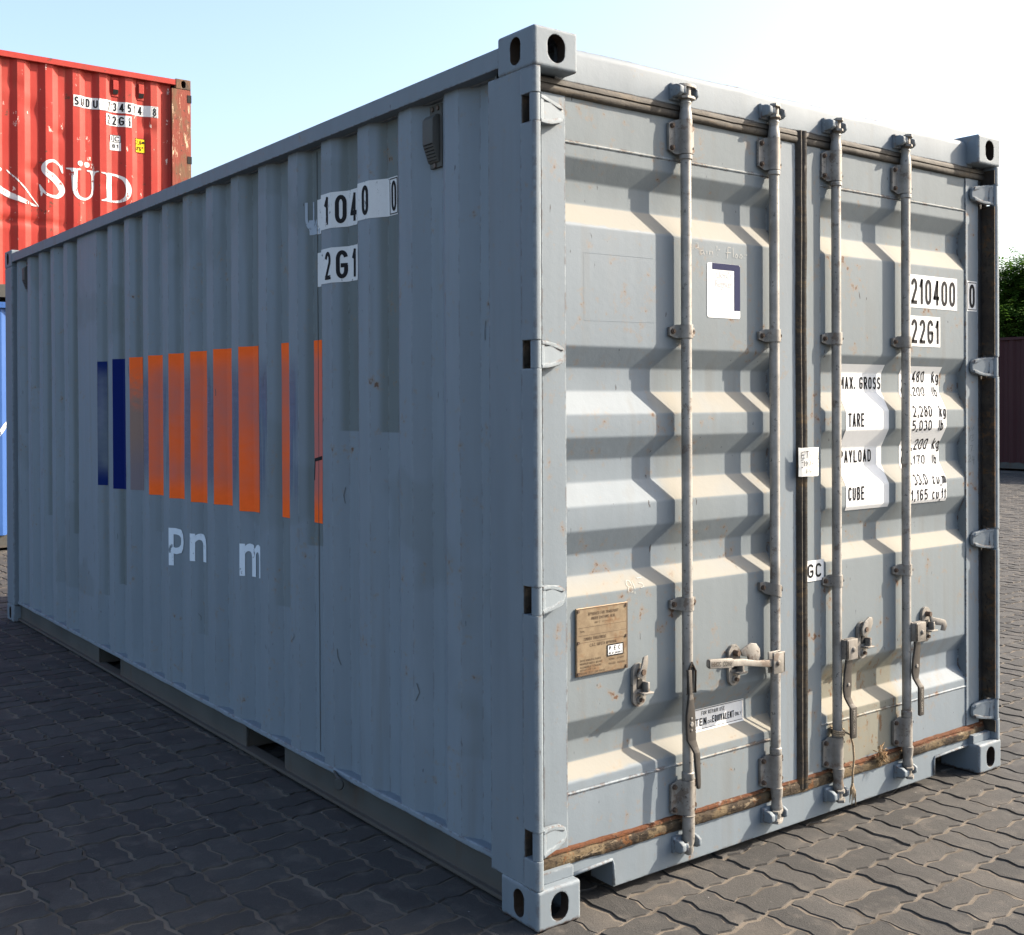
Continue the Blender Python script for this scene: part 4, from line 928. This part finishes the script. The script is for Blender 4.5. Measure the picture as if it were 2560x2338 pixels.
# outline of a removed sticker and drips
gl = ribbon([[(.237, 1.966), (.237, 1.762)], [(.237, 1.966), (.525, 1.968)], [(.237, 1.762), (.528, 1.766)]], .0009)
ddecal('sticker_ghost_outline', gl, flat('ghost_line', (.150, .190, .225), .6), .0012, C)

# ------------------------------------------------------------------ loose things on the doors
tb = bmesh.new(); n = 8; prevr = None
for i in range(n+1):
    x = 1.196+.108*i/n; y = .036-.012*math.sin(math.pi*i/n)
    row = [tb.verts.new((x+.002*nz(z*30, i), y+.002*nz(x*30, z*20), z+(.003*nz(x*60, 3) if z in (1.251, 1.352) else 0))) for z in (1.251, 1.285, 1.32, 1.352)]
    if prevr:
        for k in range(3): tb.faces.new((prevr[k], row[k], row[k+1], prevr[k+1]))
    prevr = row
tg = bpy.data.objects.new('paper_tag', None); COL.objects.link(tg); tg.location = (1.25, .03, 1.25); tag(tg, 'torn white paper tag with handwriting wrapped round the dark rubber strip between the doors', 'tag')
def tagchild(o): o.parent = tg; o.location = (-1.25, -.03, -1.25)
o = obj('sheet', tb, M_paper); so_ = o.modifiers.new('s', 'SOLIDIFY'); so_.thickness = .0012; tagchild(o)
hw_ = [[(1.206, 1.335), (1.204, 1.315), (1.218, 1.316)], [(1.205, 1.325), (1.216, 1.327)], [(1.206, 1.336), (1.220, 1.338)], [(1.222, 1.338), (1.236, 1.340)], [(1.229, 1.339), (1.227, 1.316)], [(1.238, 1.336), (1.242, 1.318), (1.248, 1.332), (1.252, 1.318), (1.258, 1.338)], [(1.262, 1.318), (1.266, 1.338), (1.272, 1.322), (1.278, 1.340), (1.280, 1.318)],
       [(1.205, 1.300), (1.212, 1.301)], [(1.216, 1.306), (1.216, 1.288)], [(1.226, 1.304), (1.221, 1.298), (1.228, 1.294), (1.223, 1.288), (1.230, 1.300)], [(1.236, 1.306), (1.246, 1.306), (1.238, 1.288)], [(1.250, 1.296), (1.258, 1.297)], [(1.262, 1.302), (1.266, 1.290), (1.272, 1.304), (1.276, 1.290)],
       [(1.224, 1.262), (1.226, 1.278), (1.232, 1.266), (1.236, 1.278), (1.242, 1.264)], [(1.246, 1.266), (1.250, 1.276), (1.256, 1.264)], [(1.260, 1.278), (1.262, 1.262)], [(1.204, 1.309), (1.296, 1.312)], [(1.204, 1.283), (1.296, 1.286)]]
bm = ribbon(hw_, .0022); lay(bm, lambda u, v: (u, .0335-.012*math.sin(math.pi*(u-1.196)/.108), v)); o = obj('handwriting', bm, M_ink); tagchild(o)
for i, z in enumerate((1.330, 1.298, 1.272)): o = obj('print_line', lay(text('oooooo', 1.282, 1.300, z, z+.004, .02), lambda u, v: (u, .0335-.012*math.sin(math.pi*(u-1.196)/.108), v)), M_faint); tagchild(o)
def loose(name, bm, mat, label, cat, smooth=True):
    o = obj(name, bm, mat, None, smooth); tag(o, label, cat); return o
rx = ROD[2]
rp1 = bmesh.new()
for k in range(3): tube(rp1, [(rx+.0245*math.cos(a), YR_+.0245*math.sin(a), .318+.007*k+.004*math.sin(a)) for a in np.linspace(0, 6.28, 15)], .0034, 6)
tube(rp1, [(rx+.02, .012, .322), (rx+.040, .006, .312), (rx+.062, .010, .270), (rx+.070, .012, .220), (rx+.062, .012, .165), (rx+.060, .012, .120)], .0040, 7)
for k in range(9): a = random.random()*6.28; tube(rp1, [(rx+.060, .012, .118+.006*(k % 3)), (rx+.060+.012*math.cos(a), .010+.008*math.sin(a), .112-.004*k), (rx+.062+.016*math.cos(a), .012+.008*math.sin(a), .095-.006*k)], [.0045, .003, .0015], 5)
loose('rope', rp1, M_rope, 'frayed brown rope knotted round a lock rod above the door sill', 'rope')
rx = ROD[1]
wr = bmesh.new(); tube(wr, [(rx-.004, .014, .655), (rx+.022, .02, .650), (rx+.024, .04, .642), (rx+.026, .046, .56), (rx+.024, .050, .42), (rx+.034, .052, .33), (rx+.028, .050, .27), (rx+.034, .050, .225), (rx+.046, .046, .205)], .0022, 6)
loose('wire', wr, M_wire, 'thin black wire dangling from the swung handle behind a lock rod', 'wire')
st_ = bmesh.new()
for k in range(46):
    c = Vector((1.668+random.gauss(0, .012), .034+random.gauss(0, .005), .182+random.gauss(0, .012))); dv = Vector((random.gauss(0, 1), random.gauss(0, .5), random.gauss(0, 1))).normalized()*.016
    tube(st_, [c-dv, c+Vector((0, -.003, 0)), c+dv], .0015, 4)
loose('straw_clump', st_, M_straw, 'small clump of dry straw caught on the rubber seal above the sill', 'straw')

# ================================================================== other containers
def plain_container(name, label, f, L, Wd, H, paint, post, cast, prof, rows=10, disp=None, group=None):
    # f(l, d, z): l along the long side, d inwards from the visible side
    R = root(name, label, 'container', group)
    def bx(nm, l0, l1, d0, d1, z0, z1, mat):
        p, q = Vector(f(l0, d0, z0)), Vector(f(l1, d1, z1)); return obj(nm, boxes((min(p.x, q.x), max(p.x, q.x), min(p.y, q.y), max(p.y, q.y), z0+p.z-z0, q.z)), mat, R)
    swap = abs(f(1, 0, 0)[1]-f(0, 0, 0)[1]) > .5                       # length runs along world y
    for l0 in (0, L-.178):
        for d0 in (0, Wd-.162):
            for z0 in (0, H-.118):
                p, q = Vector(f(l0, d0, z0)), Vector(f(l0+.178, d0+.162, z0+.118)); lo = Vector((min(p.x, q.x), min(p.y, q.y), p.z)); size = Vector((abs(p.x-q.x), abs(p.y-q.y), .118))
                ax = 0 if swap else 1; dirn = (f(0, 1, 0)[ax]-f(0, 0, 0)[ax]); sg = -1 if (dirn > 0) == (d0 == 0) else 1
                casting('corner_casting', lo, size, [(ax, sg, .052, .082)], cast, R)
    for l0, w in ((0.002, .19), (L-.222, .220)):
        for d0 in (.003, Wd-.083): bx('corner_post', l0, l0+w, d0, d0+.08, .117, H-.117, post)
    for d0 in (.004, Wd-.064):
        bx('top_rail', .176, L-.176, d0, d0+.06, H-.075, H-.014, paint); bx('bottom_rail', .176, L-.176, d0+.045, d0+.06 if d0 < 1 else d0+.055, .03, .165, M_rail)
    bm = sheet(prof, .16, H-.07, rows, lambda u, d, v: f(u, d+.03, v), disp); obj('side_panel', bm, paint, R, True)
    bm = sheet([(p[0], p[1]) for p in prof], .16, H-.07, 2, lambda u, d, v: f(u, Wd-.03-d, v)); obj('side_panel', bm, paint, R)
    for l0, sg in ((.04, 1), (L-.04, -1)):
        bm = sheet(corr_profile(.08, Wd-.08, .3, .28, .11, .02, .045), .14, H-.08, 2, lambda u, d, v, l0=l0, sg=sg: f(l0+sg*d, u, v)); obj('end_panel', bm, paint, R)
    # roof with low cross ribs
    bm = sheet(corr_profile(.05, L-.05, .3, .21, .09, .02, -.018), .06, Wd-.06, 1, lambda u, d, v: f(u, v, H-.034-d)); obj('roof', bm, paint, R)
    bx('floor', .1, L-.1, .08, Wd-.08, .13, .17, M_rail)
    return R
RX0, RYF, RZ = 2.935-6.058, 10.05, 2.60
def rprof(): 
    p = corr_profile(.18, 5.838, 1.145-RX0, .2815, .0725, .066, .036)
    return p
RP = rprof(); red_d = interp([(u+RX0, d) for u, d in RP]); red_cuts = [u+RX0 for u, _ in RP]
def rdisp(u, v):
    x = u+RX0; z = v+RZ
    d = .006*nz(x*1.4, z*1.6, 11) + .004*nz(x*4, z*3, 5)
    cz = 3.43+.02*nz(x*2, 1); d += max(0, 1-abs(z-cz)/.05)*.020*max(0, min(1, (1.75-x)/.5))
    for a, b, w, hgt, am in ((1.22, 4.62, .09, .10, .014), (1.25, 3.98, .12, .07, .020), (1.52, 4.40, .08, .06, .012), (2.47, 4.60, .07, .07, .018), (1.05, 4.85, .10, .08, .012), (1.02, 3.62, .12, .06, .016), (2.0, 3.9, .1, .06, .010)):
        t = ((x-a)/w)**2+((z-b)/hgt)**2
        if t < 4: d += am*math.exp(-t*1.4)
    return d
RED = plain_container('shipping_container', 'red dented container with white serif lettering stacked on the blue one', lambda l, d, z: (RX0+l, RYF+d, RZ+z), 6.058, 2.438, 2.591, M_red, M_redpost, M_oldcast, RP, 70, rdisp)
BLUE = plain_container('shipping_container', 'blue container on the ground underneath the red one', lambda l, d, z: (RX0+l, RYF+.01+d, z), 6.058, 2.438, 2.591, M_blue, M_blue, M_oldgrey, corr_profile(.18, 5.838, .905-RX0, .2815, .0725, .066, .036), 8)
MP = corr_profile(.18, 11.97, .4, .2815, .0725, .066, .036)
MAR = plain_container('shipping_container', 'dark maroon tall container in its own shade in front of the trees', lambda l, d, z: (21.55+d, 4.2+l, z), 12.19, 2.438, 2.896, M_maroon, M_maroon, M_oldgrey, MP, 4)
# red container: writing
def rmap(e): return lambda u, v: (u, RYF+.03+red_d(u)+rdisp(u-RX0, v-RZ)-e, v)
def rdecal(name, bm, mat, e=.003, par=RED, zc_=None):
    uc = sorted(red_cuts+[(p+q)/2 for p, q in zip(red_cuts[:-1], red_cuts[1:])]); nc = [RZ+.16+(2.591-.07-.16)*k/70 for k in range(71)]
    return obj(name, lay(bm, rmap(e), uc, nc), mat, par)
s1 = rdecal('number_sticker', rect(1.643, 2.562, 4.716, 4.838), M_whitew); s2 = rdecal('type_sticker', rect(1.989, 2.266, 4.566, 4.690), M_whitew)
for ch, a, b in (('S', 1.655, 1.698), ('U', 1.722, 1.760), ('D', 1.782, 1.822), ('U', 1.856, 1.902), ('7', 2.008, 2.040), ('3', 2.071, 2.110), ('4', 2.139, 2.185), ('5', 2.222, 2.262), ('1', 2.296, 2.314), ('4', 2.346, 2.391), ('8', 2.502, 2.540)): rdecal('lettering', plate(ch, a, b, 4.730, 4.822, .17), M_ink, .0055, s1)
rdecal('number_box', frame2d(2.490, 2.552, 4.722, 4.833, .004), M_ink, .0055, s1)
for ch, a, b in (('2', 2.002, 2.036), ('2', 2.066, 2.108), ('G', 2.134, 2.186), ('1', 2.230, 2.254)): rdecal('lettering', plate(ch, a, b, 4.580, 4.676, .17), M_inkw if a > 2.2 else M_ink, .0055, s2)
s3 = rdecal('code_sticker', rect(2.033, 2.153, 4.300, 4.470), M_white); rdecal('number_box', merge(frame2d(2.034, 2.152, 4.390, 4.469, .005), rect(2.073, 2.078, 4.395, 4.464)), M_ink, .0055, s3)
for ch, a, b, z0, z1 in (('i', 2.050, 2.060, 4.404, 4.456), ('C', 2.090, 2.138, 4.404, 4.456), ('81', 2.058, 2.128, 4.325, 4.370)): rdecal('lettering', plate(ch, a, b, z0, z1, .17), M_ink, .0055, s3)
s4 = rdecal('height_sticker', rect(2.314, 2.424, 4.308, 4.468, .008), M_yel); rdecal('number_box', frame2d(2.315, 2.423, 4.309, 4.467, .005), M_ink, .0055, s4)
for ch, a, b, z0, z1 in (('2,6m', 2.324, 2.416, 4.400, 4.448), ("8'6\"", 2.326, 2.404, 4.328, 4.378)): rdecal('lettering', plate(ch, a, b, z0, z1, .15), M_ink, .0055, s4)
# serif lettering drawn as outlines
def arcs(cx, cz, rx_, rz_, a0, a1, n=18): return [(cx+rx_*math.cos(math.radians(a0+(a1-a0)*k/n)), cz+rz_*math.sin(math.radians(a0+(a1-a0)*k/n))) for k in range(n+1)]
def vband(pts):                               # pts: (x, z, width) brush stroke of changing width
    bm = bmesh.new(); prev = None
    for i, (x, z, w) in enumerate(pts):
        a = Vector(pts[max(i-1, 0)][:2]); b = Vector(pts[min(i+1, len(pts)-1)][:2]); d_ = (b-a).normalized(); nn = Vector((-d_.y, d_.x))*w/2
        row = (bm.verts.new((x+nn.x, z+nn.y, 0)), bm.verts.new((x-nn.x, z-nn.y, 0)))
        if prev: bm.faces.new((prev[0], prev[1], row[1], row[0]))
        prev = row
    return bm
def smoothpts(ctrl, n=6):
    out = []; P = [np.array(c, float) for c in ctrl]; P = [2*P[0]-P[1]]+P+[2*P[-1]-P[-2]]
    for i in range(1, len(P)-2):
        for k in range(n):
            t = k/n; out.append(tuple(.5*((2*P[i])+(-P[i-1]+P[i+1])*t+(2*P[i-1]-5*P[i]+4*P[i+1]-P[i+2])*t*t+(-P[i-1]+3*P[i]-3*P[i+1]+P[i+2])*t**3)))
    return out+[tuple(P[-2])]
S_ = vband(smoothpts([(1.530, 4.010, .010), (1.498, 4.070, .020), (1.440, 4.100, .030), (1.375, 4.085, .034), (1.338, 4.030, .046), (1.365, 3.970, .066), (1.440, 3.915, .080), (1.505, 3.850, .074), (1.525, 3.785, .060), (1.490, 3.735, .042), (1.430, 3.722, .030), (1.355, 3.745, .024), (1.315, 3.800, .018), (1.300, 3.835, .008)]))
S_ = merge(S_, polyface([(1.520, 4.060), (1.532, 4.078), (1.541, 3.985), (1.527, 3.985), (1.500, 4.050)], [(1.292, 3.840), (1.300, 3.840), (1.332, 3.775), (1.318, 3.722), (1.308, 3.715)]))
rdecal('serif_lettering', S_, M_redwhite)
U_ = polyface([(1.570, 4.036), (1.570, 4.050), (1.718, 4.050), (1.718, 4.038), (1.682, 4.030), (1.676, 3.860), (1.622, 3.860), (1.616, 4.020), (1.602, 4.032)], [(1.789, 4.036), (1.789, 4.050), (1.907, 4.050), (1.907, 4.040), (1.876, 4.030), (1.862, 3.990), (1.860, 3.850), (1.838, 3.850), (1.836, 3.990), (1.822, 4.030)])
U_ = merge(U_, vband(smoothpts([(1.649, 3.862, .054), (1.655, 3.800, .050), (1.690, 3.745, .038), (1.745, 3.730, .026), (1.800, 3.745, .022), (1.838, 3.790, .022), (1.849, 3.855, .022)])))
U_ = merge(U_, polyface(arcs(1.711, 4.108, .028, .030, 0, 360)[:-1]), polyface(arcs(1.787, 4.106, .030, .030, 0, 360)[:-1])); rdecal('serif_lettering', U_, M_redwhite)
D_ = polyface([(1.932, 4.030), (1.932, 4.042), (2.062, 4.042), (2.050, 4.020), (2.050, 3.754), (2.050, 3.728), (1.932, 3.728), (1.932, 3.740), (1.972, 3.752), (1.988, 3.770), (1.988, 4.010), (1.972, 4.024)])
D_ = merge(D_, vband(smoothpts([(2.030, 4.032, .022), (2.110, 4.024, .026), (2.185, 3.985, .040), (2.228, 3.900, .060), (2.222, 3.820, .056), (2.180, 3.765, .036), (2.110, 3.740, .024), (2.030, 3.738, .020)]))); rdecal('serif_lettering', D_, M_redwhite)
SW = vband(smoothpts([(.972, 3.955, .012), (1.080, 3.850, .014), (1.190, 3.730, .015), (1.288, 3.607, .006)])); SW = merge(SW, vband(smoothpts([(.60, 3.90, .030), (.76, 3.82, .055), (.895, 3.750, .066), (1.010, 3.694, .060), (1.130, 3.648, .046), (1.230, 3.618, .024), (1.288, 3.606, .006)])), vband(smoothpts([(.62, 3.62, .03), (.78, 3.80, .034), (.915, 3.965, .03)])))
rdecal('painted_emblem', SW, M_redwhite)
for xc in (2.092, 2.374):
    bm = boxes((xc-.039, xc+.039, RYF+.058, RYF+.066, 4.890, 5.106)); b2 = bmesh.new(); prism(b2, [(RYF+.058, 4.918), (RYF+.058, 5.074), (RYF+.044, 5.072), (RYF+.034, 5.060), (RYF+.034, 4.962), (RYF+.050, 4.918)], YZ, xc-.026, xc+.034)
    v = obj('ventilator', bevel(merge(bm, b2), .003, 1), M_red, RED); bm = bmesh.new(); prism(bm, [(RYF+.0485, 4.9165), (RYF+.032, 4.962), (RYF+.0325, 4.9625), (RYF+.049, 4.917)], YZ, xc-.024, xc+.032); obj('grille', bm, M_black, v)
bm = boxes((2.893, 2.940, RYF-.001, RYF+.03, 4.935, 5.020), (2.890, 2.940, RYF-.001, RYF+.03, 4.243, 4.325)); obj('hinge_pocket', bm, M_black, RED)
# blue container: white emblem stroke
BP = corr_profile(.18, 5.838, .905-RX0, .2815, .0725, .066, .036); blue_d = interp([(u+RX0, d) for u, d in BP])
sb_ = vband(smoothpts([(.70, 1.12, .05), (.80, 1.16, .05), (.875, 1.215, .045), (.94, 1.30, .04), (1.02, 1.38, .03)])); obj('painted_emblem', lay(sb_, lambda u, v: (u, RYF+.04+blue_d(u)-.003, v), [u+RX0 for u, _ in BP]), M_redwhite, BLUE)

# ================================================================== trees behind the maroon container
def tree(label, x, y, h, rad, seed, leaf, nfrond):
    r = random.Random(seed); R = root('tree', label, 'tree', 'leafy trees behind the maroon container'); R.location = (x, y, -.02)
    bm = bmesh.new(); ctr = Vector((x, y, 0)); tips = []
    tube(bm, [(0, 0, 0), (.05, .03, h*.22), (.02, .08, h*.42), (.06, .05, h*.6)], [.16, .13, .10, .05], 8)
    for k in range(18):
        a = k*2.4+r.random(); z0 = h*r.uniform(.22, .58); L = rad*r.uniform(.6, 1.05); e = r.uniform(.15, 1.0)
        p0 = Vector((.04, .04, z0)); p2 = Vector((L*math.cos(a)*math.cos(e), L*math.sin(a)*math.cos(e), min(h*.97, z0+L*math.sin(e)*1.25))); p1 = (p0+p2)/2+Vector((0, 0, .15*L))
        tube(bm, [p0, p1, p2], [.05, .032, .012], 6)
        for q in range(7):
            t = r.uniform(.35, 1.05); b_ = p0.lerp(p1, min(1, t*2)) if t < .5 else p1.lerp(p2, t*2-1); tips.append(b_+Vector((r.gauss(0, .22), r.gauss(0, .22), r.gauss(0, .18))))
    tr = obj('trunk', bm, M_bark, R, True)
    V, F = [], []
    for k in range(nfrond):
        c = r.choice(tips)+Vector((r.gauss(0, .26), r.gauss(0, .26), r.gauss(.03, .20))); a = r.random()*6.28; dr = Vector((math.cos(a), math.sin(a), r.uniform(-.7, .25))).normalized()
        sd_ = dr.cross(Vector((0, 0, 1))).normalized(); upv = sd_.cross(dr); L = r.uniform(.22, .42); n = 6
        for q in range(n):
            t = q/(n-1); base_ = c+dr*L*t-Vector((0, 0, .10*t*t)); ll = .12*(1-.45*abs(t-.4))
            for s in (-1, 1):
                ax = (sd_*s+dr*.45+upv*r.uniform(-.35, .2)).normalized()*ll; w = dr*.028
                i = len(V); V += [base_, base_+ax*.5+w, base_+ax, base_+ax*.5-w]; F.append((i, i+1, i+2, i+3))
    me = bpy.data.meshes.new('crown'); me.from_pydata([tuple(v) for v in V], [], F); me.materials.append(leaf); o = bpy.data.objects.new('crown', me); COL.objects.link(o); o.parent = R
    return R
tree('bright green feathery tree rising just above the maroon container', 26.2, 13.3, 6.9, 2.1, 3, M_leaf, 7000)
tree('darker green feathery tree beside the bright one', 27.6, 15.8, 5.9, 2.2, 5, M_leaf2, 5000)
tree('wide green feathery tree at the far end of the maroon container', 28.4, 11.2, 6.2, 2.2, 8, M_leaf, 5000)
